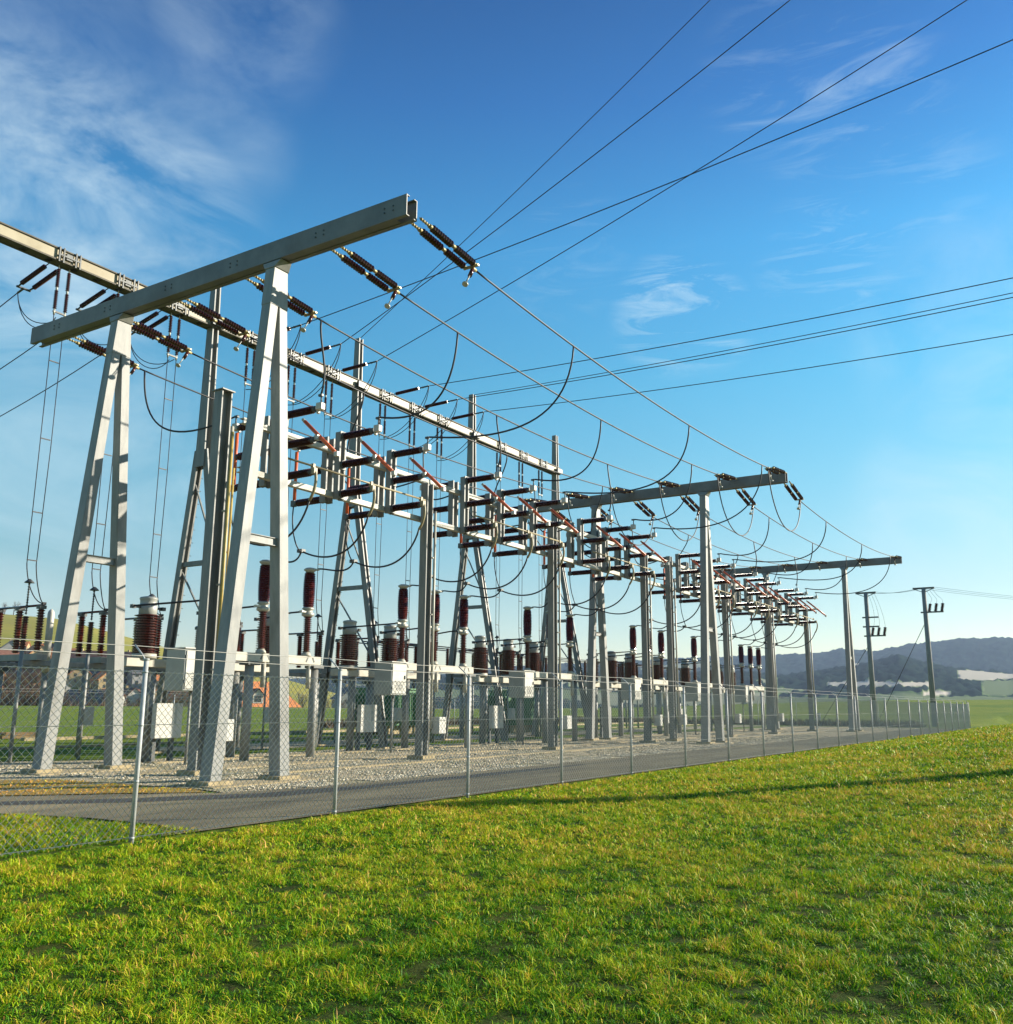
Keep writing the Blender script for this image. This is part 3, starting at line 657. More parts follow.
for bi, tr in enumerate(BRX):
    for pi, x in enumerate(tr):
        BR.put((x, YBk, 0), label='tall red brown breaker post with capsule top, %s of the %s group from left' % (PH[pi], ORD[bi]))
    root = thing('breaker_support', 'white beam on two round pedestals under the %s breaker group from left' % ORD[bi], 'support frame', (tr[0], YBk, 0), 'white breaker support beams')
    m = MB(); m.span((tr[0] - .5, YBk - .14, 2.84), (tr[2] + .55, YBk + .14, 3.10)); m.build('beam', M['offwhite'], root, .01)
    for x in (tr[0] + 1.55, tr[2] + .4):
        m = MB(); m.tube((x, YBk, 0), (x, YBk, 2.74), .135, 16); m.build('pedestal', M['steel'], root)
        m = MB(); m.box((x, YBk, 2.787), (.45, .40, .094)); m.build('pedestal_plate', M['dark_steel'], root)
    for x in tr:
        m = MB(); m.tube((x + .1, YBk - .05, 2.1), (x + .1, YBk - .05, 2.835), .075, 10); m.build('drive_tube', M['offwhite'], root)
        for dx, a_ in ((-.08, .5), (.2, -.5)): m = MB(); m.box((x + dx, YBk - .143, 2.99), (.05, .012, .16), Matrix.Rotation(a_, 3, 'Y')); m.build('brace_plate', M['dark_steel'], root)
    x0 = tr[0] - 1.28
    cab = thing('control_cabinet', 'grey control cabinet at the left end of the %s breaker beam from left' % ORD[bi], 'cabinet', (x0, YBk, 1.95), 'grey cabinets on the breaker beams')
    m = MB(); m.span((x0, YBk - .6, 1.95), (x0 + .85, YBk + .15, 3.06)); m.build('case', M['cabinet'], cab, .015)
    m = MB(); m.span((x0 + .05, YBk - .625, 2.0), (x0 + .80, YBk - .602, 3.01)); m.build('door', M['white'], cab, .006)
    m = MB(); m.span((x0 - .03, YBk - .65, 3.06), (x0 + .88, YBk + .18, 3.09)); m.build('lid', M['white'], cab)
    m = MB(); m.span((x0 + .7, YBk - .66, 2.5), (x0 + .73, YBk - .626, 2.62)); m.build('handle', M['dark_steel'], cab)
    for zz in (2.15, 2.8): m = MB(); m.span((x0 + .02, YBk - .64, zz), (x0 + .06, YBk - .60, zz + .09)); m.build('hinge', M['dark_steel'], cab)
    m = MB()
    for k in range(5): m.span((x0 + .25, YBk - .631, 2.12 + k * .05), (x0 + .6, YBk - .626, 2.14 + k * .05))
    m.build('vent', M['dark_steel'], cab)
    m = MB(); m.tube((x0 + .6, YBk - .2, 0), (x0 + .6, YBk - .2, 1.948), .04, 8); m.build('cable_pipe', M['column'], cab)

# ------------------------------------------------------------------ current transformers (fat ribbed)
YC = 23.0
CTX = [tuple(x + .02 for x in tr) for tr in BAYS]
def ctrans():
    root = thing('current_transformer', '', 'transformer', group='fat brown current transformers')
    k = MB(); k.sheds((0, 0, 2.98), (0, 0, 4.10), .27, .355, 15, 18); k.build('ribbed_insulator', M['porcelain'], root)
    k = MB(); k.lathe((0, 0, 4.08), (0, 0, 4.62), ((0, .22), (.06, .25), (.5, .26), (.55, .235), (.8, .235), (.86, .26), (.95, .24), (1, .12)), 18); k.build('metal_head', M['cabinet'], root)
    k = MB(); k.tube((-.55, 0, 4.3), (.55, 0, 4.3), .035, 8); k.box((.5, 0, 4.3), (.12, .12, .1)); k.box((-.5, 0, 4.3), (.12, .12, .1)); k.build('terminal', M['dark_steel'], root)
    k = MB(); k.lathe((0, 0, 2.86), (0, 0, 2.99), ((0, .34), (1, .34)), 16); k.build('base_ring', M['offwhite'], root)
    return Proto(root)
CT = ctrans()
for bi, tr in enumerate(CTX):
    for pi, x in enumerate(tr):
        CT.put((x, YC, 0), label='fat ribbed brown transformer with grey metal head, %s of the %s group from left' % (PH[pi], ORD[bi]))
    root = thing('transformer_support', 'pale beam on pedestals under the %s group of fat brown transformers from left' % ORD[bi], 'support frame', (tr[0], YC, 0), 'supports of the current transformers')
    m = MB(); m.span((tr[0] - .7, YC - .2, 2.62), (tr[2] + .7, YC + .2, 2.855)); m.build('beam', M['offwhite'], root, .01)
    for x in (tr[0] + .25, tr[2] - 1.25):
        m = MB(); m.tube((x, YC, 0), (x, YC, 2.6), .14, 14); m.build('pedestal', M['steel'], root)
    m = MB(); x = tr[0] + .55; m.span((x - .45, YC - .6, .66), (x + .45, YC - .42, 1.62)); m.build('wiring_box', M['white'], root, .012)
    m = MB(); m.span((x + .12, YC - .612, 1.05), (x + .24, YC - .601, 1.60)); m.build('vent_slot', M['cabinet'], root)
    for dx in (-.3, .3): m = MB(); m.span((x + dx - .06, YC - .42, 0), (x + dx + .06, YC - .3, 1.6)); m.build('box_post', M['dark_steel'], root)

# connecting cables in the lower level
for bi in range(6):
    for pi in range(3):
        xs = BAYS[bi][pi]; xb = BRX[bi][pi]; xc = CTX[bi][pi]; xt = xs + .35
        who = '%s of the %s group from left' % (PH[pi], ORD[bi])
        T = V((xt, 19.7, 6.05))
        cable('lower_cable', 'slack cable from near insulator toward breaker, %s' % who, 'cable', bez((xs, 16.85, 6.75), (xs + .1, 17.3, 5.7), (xt, 18.6, 5.55), T, 18), .028, M['cable'], 'slack cables below the switch row')
        cable('lower_cable', 'thin slack cable from far insulator toward breaker, %s' % who, 'cable', bez((xs, 19.76, 7.34), (xs - .15, 19.7, 6.5), (xs - .2, 19.3, 5.9), T, 14), .02, M['cable'], 'thin slack cables below the switch row')
        cable('breaker_lead', 'short cable onto the cap of the breaker, %s' % who, 'cable', bez(T + V((0, 0, -.02)), T + V((.3, .5, -.45)), (xb + .5, YBk - .2, 6.0), (xb + .22, YBk - .1, 5.9), 14), .028, M['cable'], 'cables onto the breaker caps')
        k = MB(); k.box(T, (.16, .2, .10)); whole('cable_clamp', 'dark clamp joining slack cables above the breaker, %s' % who, 'clamp', k, M['dark_steel'], 'clamps on the slack cables', loc=T)
        cable('connecting_tube', 'dark tube from breaker flange to fat transformer, %s' % who, 'tube', [(xb - .2, YBk, 4.5), (xb - .25, YBk + .5, 4.48), (xc - .45, YC - .3, 4.32), (xc - .5, YC, 4.31)], .03, M['cable'], 'tubes between breakers and transformers')

# ------------------------------------------------------------------ tall masts with the long cream beam
YM = 25.6; ZB = 14.68
MX = [12.1, 20.7, 28.4, 37.0, 45.5]
def mast(x, label, h):
    root = thing('tall_mast', label, 'mast', (x, 25.3, 0), 'tall A shaped masts of the long beam')
    m = MB()
    for s in (-1, 1): m.bar((x + s * .15, YM - .02, 9.6), (x + s * .10, YM, h), .05, .46, .05, .26, side=(1, 0, 0))
    m.bar((x, YM - .02, 9.6), (x, YM, h - .01), .26, .04, .16, .04, side=(1, 0, 0)); m.build('shaft', M['column'], root)
    for s in (-1, 1):
        yb = 25.25 + s * 1.75; l = MB(); l.bar((x - .10, yb, -.05), (x - .10, YM + s * .2, 10.2), .06, .24, side=(1, 0, 0)); l.bar((x + .10, yb, -.05), (x + .10, YM + s * .2, 10.2), .06, .24, side=(1, 0, 0)); l.bar((x, yb, -.05), (x, YM + s * .2, 10.18), .14, .03, side=(1, 0, 0)); l.mat(1); st = l
        for k in range(22):
            z = 3 + k * .45
            if z < 9.8: st.tube((x + .13, yb + (YM + s * .2 - yb) * z / 10.2, z), (x + .3, yb + (YM + s * .2 - yb) * z / 10.2, z), .012, 4)
        l.build('leg', [M['column'], M['dark_steel']], root)
    def w(z): return 1.75 - 1.40 * z / 10.2
    def c(z): return 25.25 + .35 * z / 10.2
    for z in (3.0, 6.25): k = MB(); k.span((x - .07, c(z) - w(z), z - .08), (x + .07, c(z) + w(z), z + .08)); k.build('cross_bar', M['column'], root)
    k = MB(); k.bar((x, c(3) - w(3), 3.1), (x, c(6.2) + w(6.2), 6.15), .05, .05); k.build('diagonal_brace', M['column'], root); k = MB(); k.bar((x, c(6.3) - w(6.3), 6.35), (x, c(9.4) + w(9.4), 9.3), .05, .05); k.build('diagonal_brace', M['column'], root)
    k = MB(); k.span((x - .3, 23.2, 0), (x + .3, 23.8, .06)); k.build('footing', M['concrete'], root); k = MB(); k.span((x - .3, 26.7, 0), (x + .3, 27.3, .06)); k.build('footing', M['concrete'], root)
    return root
mast(MX[0], 'tall mast at the left end of the long cream beam', 17.2)
ml = ['tall A mast directly behind the large left gantry', 'second tall A mast from the left rising above the cream beam', 'third tall A mast from the left rising above the cream beam', 'rightmost tall A mast, at the right end of the cream beam']
for i, x in enumerate(MX[1:]): mast(x, ml[i], 16.3 if i == 0 else 17.0)
root = thing('long_beam', 'long cream steel beam hanging high behind the gantry, carried by the tall masts', 'beam', (11.9, YM, ZB))
BT = .42
m = MB()
m.span((11.7, YM - .175, ZB + .05), (45.75, YM - .16, ZB + BT - .04)); m.span((11.7, YM + .16, ZB + .05), (45.75, YM + .175, ZB + BT - .04))
m.mat(1)
for s in (-1, 1):
    ya, yb = sorted((YM + s * .12, YM + s * .22)); m.span((11.701, ya, ZB), (45.749, yb, ZB + .05)); m.span((11.701, ya, ZB + BT - .04), (45.749, yb, ZB + BT))
x = 12.2
while x < 45.6: m.span((x, YM - .118, ZB + .01), (x + .6, YM + .118, ZB + .03)); m.span((x, YM - .118, ZB + BT - .03), (x + .6, YM + .118, ZB + BT - .01)); x += .8
m.build('channel_pair', [M['cream'], M['flange_steel']], root)
HX = [(15.0, 17.05, 19.1), (22.5, 24.6, 26.7), (30.1, 32.2, 34.3), (39.5, 41.7, 43.8)]
for tr in HX:
    for x in tr:
        m = MB()
        for dx in (-.34, -.2, .2, .34): m.span((x + dx - .022, YM - .27, ZB - .03), (x + dx + .022, YM - .222, ZB + BT + .02))
        m.span((x - .10, YM - .24, ZB + .12), (x + .10, YM - .176, ZB + .32)); m.span((x - .36, YM - .265, ZB + .18), (x + .36, YM - .228, ZB + .23))
        m.build('clamp_bracket', M['dark_steel'], root)
for x in MX: m = MB(); m.span((x - .28, YM - .34, ZB + .05), (x + .28, YM - .225, ZB + .3)); m.build('mast_bracket', M['dark_steel'], root)
# hanging string pairs (local origin at top, hangs along -Z) with twin drop wires
def hang():
    root = thing('hanging_insulator_pair', '', 'insulator', group='hanging insulator pairs under the cream beam')
    for s in (-.17, .17):
        k = MB(); k.sheds((s, 0, -.12), (s, 0, -.72), .035, .062, 10, 8).mat(1); k.tube((s, 0, 0), (s, 0, -.12), .02, 6); k.build('insulator', [M['dark_porcelain'], M['capmetal']], root)
        k = MB(); k.sheds((s, 0, -.82), (s, 0, -1.42), .035, .062, 10, 8).mat(1); k.tube((s, 0, -.72), (s, 0, -.82), .035, 8); k.tube((s, 0, -1.42), (s, 0, -1.6), .03, 8); k.build('insulator', [M['dark_porcelain'], M['capmetal']], root)
    k = MB(); k.box((0, 0, -1.5), (.42, .05, .05)); k.build('yoke', M['dark_steel'], root)
    return Proto(root)
HG = hang()
def sidestring(two):
    root = thing('line_insulator', '', 'insulator', group='line insulators pulling away from the cream beam')
    for s in ((-.2, .2) if two else (0,)):
        k = MB(); k.sheds((.5, s, 0), (1.75, s, 0), .05, .078, 22, 8).mat(1); k.tube((0, s, 0), (.5, s, 0), .018, 6); k.tube((1.75, s, 0), (1.95, s * .9, 0), .03, 6); k.build('insulator', [M['dark_porcelain'], M['dark_steel']], root)
    k = MB(); k.box((1.98, 0, 0), (.06, .46 if two else .08, .05)); k.tube((1.98, 0, 0), (2.3, 0, 0), .035, 8); k.build('yoke', M['dark_steel'], root)
    return Proto(root)
S1 = sidestring(False); S2 = sidestring(True)
ends = {}
for bi, tr in enumerate(HX):
    for pi, x in enumerate(tr):
        who = '%s of the %s three from left' % (PH[pi], ORD[bi])
        HG.put((x, YM, ZB - .03), label='pair of dark insulators hanging under the cream beam, %s' % who)
        zb = 5.05; o = 0
        for s in (-1, 1):
            pts = [(x + s * .17, YM, ZB - 1.6), (x + s * .17 + .02, YM, 9), (x + s * .14, YM, zb + .45)]
            if s == -1: P0 = pts
            else: P1 = pts
        k = MB(); k.path(P0, .013, 5); k.path(P1, .013, 5)
        for z in (11.6, 9.2, 7.0, 5.6): k.box((x, YM, z), (.30, .03, .03))
        whole('twin_drop_wire', 'twin vertical wires dropping from the cream beam, %s' % who, 'wire', k, M['cable'], 'twin wires dropping from the cream beam')
        k = MB()
        for s in (-1, 1): k.path(bez((x + s * .14, YM, 5.5), (x + s * .14 + .05, YM, 5.0), (x + .35 + s * .12, YM + .15, 4.4), (x + .8, YM + .5, 4.46), 10), .016, 5)
        k.box((x + .8, YM + .5, 4.46), (.1, .1, .08))
        whole('twin_tail_wire', 'slack twin tail below the drop wires, %s' % who, 'wire', k, M['cable'], 'tails of the drop wires')
        # tie chain and surge arrester under each drop
        ar = thing('surge_arrester', 'slim dark arrester post under the drop wires, %s' % who, 'arrester', (x, YM, 0), 'arresters below the drop wires')
        k = MB(); k.sheds((x, YM, 3.05), (x, YM, 4.0), .06, .095, 14, 8); k.build('insulator', M['dark_porcelain'], ar)
        k = MB(); k.sheds((x, YM, 4.05), (x, YM, 4.95), .018, .032, 12, 6); k.lathe((x, YM, 4.95), (x, YM, 5.06), ((0, .14), (.3, .12), (1, .03)), 10); k.build('chain', M['dark_steel'], ar)
        k = MB(); k.tube((x, YM, 0), (x, YM, 3.05), .055, 10); k.build('pedestal', M['steel'], ar)
        if bi == 0:                    # lines leaving to the far left
            S2.put((x, YM + .22, ZB + .22), (0, math.radians(12), math.pi / 2), 'double dark insulator pulling left from the cream beam, %s of three' % ORD[pi])
            e = V((x, YM + 2.47, ZB - .26)); ends[(bi, pi)] = e
            cable('overhead_line', 'overhead wire leaving the yard at the left edge, %s of three' % ORD[pi], 'power line', cat(e, (x + 2, 78, ZB + 1.5), 3.2, 30), .018, M['wire'], 'overhead wires leaving to the left')
            for s in (-.1, .1): pass
            k = MB(); k.path(bez(e, e + V((0, -.2, -1.0)), (x, YM + .9, ZB - 1.9), (x + .1, YM, ZB - 1.62), 12), .015, 5); k.path(bez(e, e + V((.1, -.1, -1.2)), (x + .1, YM + .9, ZB - 2.1), (x - .1, YM, ZB - 1.7), 12), .015, 5)
            whole('jumper_wire', 'slack wires from line insulator to drop wires, %s of the far left three' % ORD[pi], 'wire', k, M['cable'], 'slack jumper wires by the cream beam')
        elif bi < 3:
            ang = math.radians(-1)
            S1.put((x, YM - .22, ZB + .22), (0, ang, -math.pi / 2), 'single dark insulator pulling right from the cream beam, %s before the %s tall mast' % (ORD[pi], ORD[bi + 0]))
            e = V((x, YM - 2.52, ZB + .26)); ends[(bi, pi)] = e
            k = MB(); k.path(bez(e, e + V((0, .2, -.9)), (x, YM - 1.1, ZB - 1.7), (x + .12, YM, ZB - 1.62), 12), .016, 5); k.path(bez(e, e + V((.1, .1, -1.15)), (x + .1, YM - 1.0, ZB - 1.95), (x - .12, YM, ZB - 1.75), 12), .016, 5)
            whole('jumper_wire', 'slack wires from line insulator to drop wires, %s of the %s three from left' % (ORD[pi], ORD[bi]), 'wire', k, M['cable'], 'slack jumper wires by the cream beam')
# incoming lines: two circuits with an earth wire each, coming in over the meadow
E0 = V((0, 0, EYE))
def far_pt(px, py, t):
    r = ray(px, py); return E0 + r * (t / math.hypot(r.x, r.y))
def line_to(p, q, ext, sag, label, r=.016):
    q2 = p + (q - p) * ext
    # sag so that the wire passes through q
    t = 1 / ext; q2 = V((q2.x, q2.y, q2.z)); off = 4 * sag * t * (1 - t); q2.z += off / t
    cable('overhead_line', label, 'power line', cat(p, q2, sag, 40), r, M['wire'], 'overhead lines crossing the sky')
ct1 = [(0, (1010, 41), 25, 'shallowest of the four overhead lines rising to the top right corner'), (1, (790, 0), 25.5, 'second from left of the overhead lines leaving at the top edge'), (2, (967, 0), 27, 'overhead line leaving at the top edge nearest the right corner')]
for pi, q, t, lb in ct1: line_to(ends[(1, pi)], far_pt(*q, t), 1.35, .35, lb)
line_to(V((28.4, YM, 17.0)), far_pt(710, 0, 29), 1.35, .3, 'leftmost overhead line leaving at the top edge, starting on the second mast', .015)
ct2 = [(0, (1010, 278.5), 31, 'uppermost of the four nearly level lines leaving at the right edge'), (1, (1010, 298), 33, 'third from top of the nearly level lines leaving at the right edge'), (2, (1010, 335), 35, 'lowest of the nearly level lines leaving at the right edge')]
for pi, q, t, lb in ct2: line_to(ends[(2, pi)], far_pt(*q, t), 1.8, .5, lb)
line_to(V((37, YM, 17.0)), far_pt(1010, 293.5, 36), 1.8, .5, 'second from top of the level lines at the right edge, starting on the third mast', .015)

# ------------------------------------------------------------------ rear equipment
def rear_disc():
    root = thing('rear_disconnector', '', 'switch', group='low rear switches on three slim posts')
    for y in (24.6, 25.7, 26.75):
        k = MB(); k.sheds((0, y - 25.7, 3.05), (0, y - 25.7, 4.3), .075, .115, 16, 8); k.build('insulator', M['porcelain'], root)
        k = MB(); k.box((0, y - 25.7, 4.36), (.2, .2, .1)); k.build('cap', M['dark_steel'], root)
    k = MB(); k.tube((0, -1.2, 4.42), (0, 1.2, 4.42), .035, 8); k.build('contact_tube', M['porcelain'], root)
    k = MB(); k.span((-.15, -1.4, 2.82), (.15, 1.4, 3.0)); k.build('base_channel', M['steel'], root)
    return Proto(root)
RD = rear_disc()
RX3 = [tuple(x + .8 for x in tr) for tr in HX] + [(55.3, 57.4, 59.5), (63.7, 65.8, 67.9)]
for bi, tr in enumerate(RX3):
    for pi, x in enumerate(tr): RD.put((x, 27.3, 0), label='low rear switch of three slim brown posts, %s of the %s group from left' % (PH[pi], ORD[bi]))
    root = thing('rear_support', 'steel frame on round pedestals behind the transformers, %s from the left' % ORD[bi], 'support frame', (tr[0], 27.3, 0), 'rear pedestal frames')
    for y in (26.3, 28.4): m = MB(); m.span((tr[0] - .4, y - .08, 2.66), (tr[2] + .4, y + .08, 2.815)); m.build('beam', M['steel'], root, .01)
    for x, y in ((tr[0] + .2, 28.4), (tr[1] + .1, 28.4), (tr[2], 26.3)):
            m = MB(); m.tube((x, y, 0), (x, y, 2.54), .125, 12); m.build('pedestal', M['steel'], root)
            m = MB(); m.box((x, y, 2.6), (.5, .4, .12)); m.build('pedestal_plate', M['dark_steel'], root)
    m = MB(); m.span((tr[1] - .15, 26.5, .95), (tr[1] + .2, 26.72, 1.5)); m.build('switch_box', M['white'], root, .01); m = MB(); m.tube((tr[1] - .1, 26.78, 0), (tr[1] - .1, 26.78, 2.65), .04, 8); m.build('box_post', M['steel'], root)
# tubular bus bars over the rear
for k_, (y, z) in enumerate(((30.4, 4.75), (31.4, 4.75), (32.4, 4.75))):
    root = thing('bus_bar', 'long level dark bus bar behind the rear switches, %s from the front' % ORD[k_], 'bus bar', (36, y, 0), 'level bus bars at the rear')
    m = MB(); m.tube((36, y, z), (70, y, z), .03, 8); m.build('tube', M['cable'], root)
    for i in range(7):
        x = 36.5 + i * 5.4; m = MB(); m.sheds((x, y, 3.4), (x, y, z - .06), .07, .11, 14, 8); m.build('post_insulator', M['dark_porcelain'], root)
        m = MB(); m.tube((x, y, 0), (x, y, 3.4), .08, 8); m.build('pedestal', M['steel'], root)
# white cylindrical voltage transformer posts
for i, x in enumerate((16.55, 33.0, 47.5)):
    root = thing('white_post_unit', 'slim white cylinder post standing among the rear insulators, %s from the left' % ORD[i], 'post', (x, 26.9, 0), 'white cylinder posts')
    m = MB(); m.lathe((x, 26.9, 2.5), (x, 26.9, 4.4), ((0, .10), (.93, .10), (.97, .08), (1, .03)), 12); m.build('cylinder', M['white'], root)
    m = MB(); m.tube((x, 26.9, 0), (x, 26.9, 2.5), .08, 8); m.build('pedestal', M['steel'], root)

# green power transformers
def power_transformer(x, y, label):
    root = thing('power_transformer', label, 'power transformer', (x, y, 0), 'green power transformers')
    m = MB(); m.span((x, y, .45), (x + 3.8, y + 2.0, 2.5)); m.build('tank', M['green'], root, .04)
    m = MB(); m.span((x - .08, y - .08, 2.5), (x + 3.88, y + 2.08, 2.58)); m.build('tank_lid', M['green'], root)
    for g in range(2):
        m = MB()
        for k in range(9): xx = x + .35 + g * 1.9 + k * .15; m.span((xx, y - .75, .75), (xx + .05, y - .08, 2.25))
        for z in (.85, 2.15): m.tube((x + .3 + g * 1.9, y - .35, z), (x + 1.65 + g * 1.9, y - .35, z), .06, 8)
        m.build('radiator', M['green'], root)
    m = MB()
    for k in range(10): yy = y + .2 + k * .17; m.span((x - .65, yy, .75), (x - .002, yy + .05, 2.2))
    m.tube((x - .35, y + .15, .9), (x - .35, y + 1.85, .9), .05, 6); m.build('radiator', M['green'], root)
    m = MB(); m.tube((x + .6, y + 1.0, 3.15), (x + 2.9, y + 1.0, 3.15), .34, 16); m.build('oil_conservator', M['green'], root)
    for k in (1.0, 2.5): m = MB(); m.span((x + k - .05, y + .9, 2.58), (x + k + .05, y + 1.1, 2.9)); m.build('conservator_bracket', M['green'], root)
    for k in range(3):
        q = MB(); xx = x + 1.0 + k * 1.0; q.sheds((xx, y + .35, 2.58), (xx, y + .1, 3.7), .08, .13, 12, 10); b_ = q.build('bushing', M['porcelain'], root)
        q = MB(); q.tube((xx, y + .1, 3.7), (xx, y + .06, 3.85), .04, 6); q.build('bushing_cap', M['brass'], b_)
    m = MB(); m.span((x + .1, y + .2, .0), (x + 3.7, y + .5, .45)); m.build('plinth', M['concrete'], root); m = MB(); m.span((x + .1, y + 1.5, .0), (x + 3.7, y + 1.8, .45)); m.build('plinth', M['concrete'], root)
    m = MB(); m.span((x + 3.82, y + .3, .8), (x + 4.2, y + 1.2, 1.9)); m.build('control_box', M['cabinet'], root, .01)
    return root
power_transformer(41.6, 34.5, 'green power transformer with ribbed radiators, the left one of two behind the posts')
power_transformer(50.0, 31.0, 'green power transformer with ribbed radiators, the right one of two behind the posts')

# timber stack near the back fence
root = thing('timber_stack', 'low stack of pale sawn timber lying in front of the rear fence', 'timber', (24.7, 42.5, 0))
for k in range(6):
    m = MB(); m.bar((24.3 + .05 * k, 42.9 - .22 * (k % 3), .08 + .15 * (k // 3)), (25.9 + .08 * k, 42.1 - .22 * (k % 3), .08 + .15 * (k // 3)), .18, .13); m.build('plank', M['log'], root)
root = thing('cable_trough', 'upturned grey concrete trough next to the timber stack', 'trough', (24.0, 43.4, 0))
m = MB(); m.span((23.6, 43.1, 0), (24.5, 43.17, .4)); m.span((23.6, 43.6, 0), (24.5, 43.67, .4)); m.span((23.6, 43.1, .4), (24.5, 43.67, .48)); m.build('shell', M['concrete'], root)
m = MB(); m.span((23.8, 43.2, .0), (24.3, 43.55, .22)); m.build('block', M['dark_steel'], root)

# ------------------------------------------------------------------ wooden line poles at the right
def wood_pole(x, y, h, top, label, extra):
    root = thing('line_pole', label, 'utility pole', (x, y, 0), 'utility poles beyond the yard')
    m = MB(); m.tube((x, y, -.6), (x, y, h), .27, 12, .19); m.build('pole', M['wood_pole'], root)
    m = MB(); m.box((x, y, h + .02), (.2, 1.9, .16)); m.bar((x, y - .85, h - .05), (x, y - .1, h - .35), .06, .06); m.bar((x, y + .85, h - .05), (x, y + .1, h - .35), .06, .06)
    m.build('cross_arm', M['dark_steel'], root)
    for z in extra:
        m = MB(); m.box((x - .1, y - .3, z), (.16, 1.5, .13)); m.build('cross_arm', M['dark_steel'], root)
    zt = h - top
    m = MB(); m.box((x - .1, y - .6, zt), (.16, 2.0, .13)); m.build('switch_arm', M['dark_steel'], root)
    for k in range(3):
        m = MB(); m.sheds((x - .1, y - .35 - k * .55, zt + .06), (x - .1, y - .5 - k * .55, zt + .8), .10, .17, 6, 8); m.build('insulator', M['dark_porcelain'], root)
    for k in range(3): m = MB(); m.path(bez((x, y - .2 - k * .3, h - .1), (x - .2, y - .7 - k * .3, h - 1.2), (x - .1, y - .8 - k * .4, zt + 1.5), (x - .1, y - .5 - k * .55, zt + .8), 8), .012, 4); m.build('lead_wire', M['wire'], root)
    m = MB(); m.tube((x, y, zt - .8), (x + 1.0, y + 5.4, .0), .03, 5); m.build('guy_wire', M['wire'], root)
    return root
wood_pole(96.0, 19.1, 12.7, 4.2, 'grey wooden utility pole with several cross arms, left one of two on the right', (10.3, 9.4))
wood_pole(96.5, 13.9, 12.9, 2.3, 'grey wooden utility pole with one cross arm, right one of two, nearest the right edge', ())
for k in range(3):
    cable('distribution_wire', 'thin faint wire running between the two utility poles, %s of three' % ORD[k], 'power line', cat((96, 19.1 - .8 + k * .8, 12.8), (96.5, 13.9 + (-.8 + k * .8) * .2, 13.0), .3, 10), .012, M['wire'], 'thin wires between the utility poles')
    cable('distribution_wire', 'thin faint wire leaving the right utility pole toward the right edge, %s of three' % ORD[k], 'power line', cat((96.5, 13.9 - .8 + k * .8, 13.0), (130, -30 + k * 1.5, 13), 1.5, 14), .012, M['wire'], 'thin wires leaving the right utility pole')

root = thing('line_pole', 'bare grey pole standing right of the picture, casting the long shadow over the grass', 'utility pole', (38.5, -12.2, 0))
m = MB(); m.tube((38.5, -12.2, -.5), (38.5, -12.2, 13.2), .50, 12, .36); m.build('pole', M['wood_pole'], root)
m = MB(); m.box((38.5, -12.2, 12.6), (1.6, .2, .2)); m.build('cross_arm', M['dark_steel'], root)

# ------------------------------------------------------------------ trees
def bare_tree(h, seed, name='bare_tree'):
    rnd = random.Random(seed); root = thing(name, '', 'tree', group='bare winter trees by the village')
    tb = MB(); tw = MB()
    def br(p, d, L, r, lv):
        q = p + d * L; tb.tube(p, q, r, 6 if lv < 2 else 4, r * .6) if lv < 3 else tw.tube(p, q, r, 3, r * .5)
        if lv >= 5: return
        for _ in range(3 if lv else 5):
            nd = (d + V((rnd.uniform(-1, 1), rnd.uniform(-1, 1), rnd.uniform(-.25, .8))) * .75).normalized()
            br(p + d * L * rnd.uniform(.55, 1.0), nd, L * rnd.uniform(.5, .78), r * .55, lv + 1)
    br(V((0, 0, -.3)), V((0, 0, 1)), h * .33, h * .022, 0)
    tb.build('trunk', M['trunk'], root); tw.build('crown', M['twig'], root); return Proto(root)
def conifer(h, seed):
    rnd = random.Random(seed); root = thing('spruce_tree', '', 'tree', group='dark conifers by the village')
    tb = MB(); tb.tube((0, 0, -.3), (0, 0, h), h * .018, 6, .02); tb.build('trunk', M['trunk'], root)
    cr = MB(); lv = 15
    for i in range(lv):
        z = h * (.1 + .88 * i / lv); R = h * .21 * (1 - i / lv) ** .9 * rnd.uniform(.8, 1.15) + .1; nb = 11
        for k in range(nb):
            a = 2 * math.pi * (k + rnd.random() * .7) / nb; e = V((math.cos(a) * R, math.sin(a) * R, -R * .35)); s = V((-math.sin(a), math.cos(a), 0)) * R * .28
            o = V((0, 0, z)); cr.quad(o, o + e * .6 + s, o + e * rnd.uniform(.85, 1.1), o + e * .6 - s)
    cr.build('crown', M['conifer'], root); return Proto(root)
T1 = bare_tree(9, 1); T2 = bare_tree(9, 2); T3 = bare_tree(9, 3, 'bare_bush_tree'); CN = conifer(10, 4)
def gz(px, r):
    d = azdir(px); x, y = d.x * r, d.y * r
    z = ground_z(px, r, x, y)
    if r > 305 and px < 415: z = max(z, lhill(px, r, x, y))
    if r > 655:
        q = farhill(px, r, x, y); z = max(z, q[0])
    return V((x, y, z))
cnt = 0
tr_list = [(i * 5.2 - 30, 205 + (i % 3) * 6, .95 + .25 * ((i * 7) % 5) / 5, (T1, T2, T3)[i % 3]) for i in range(16)]
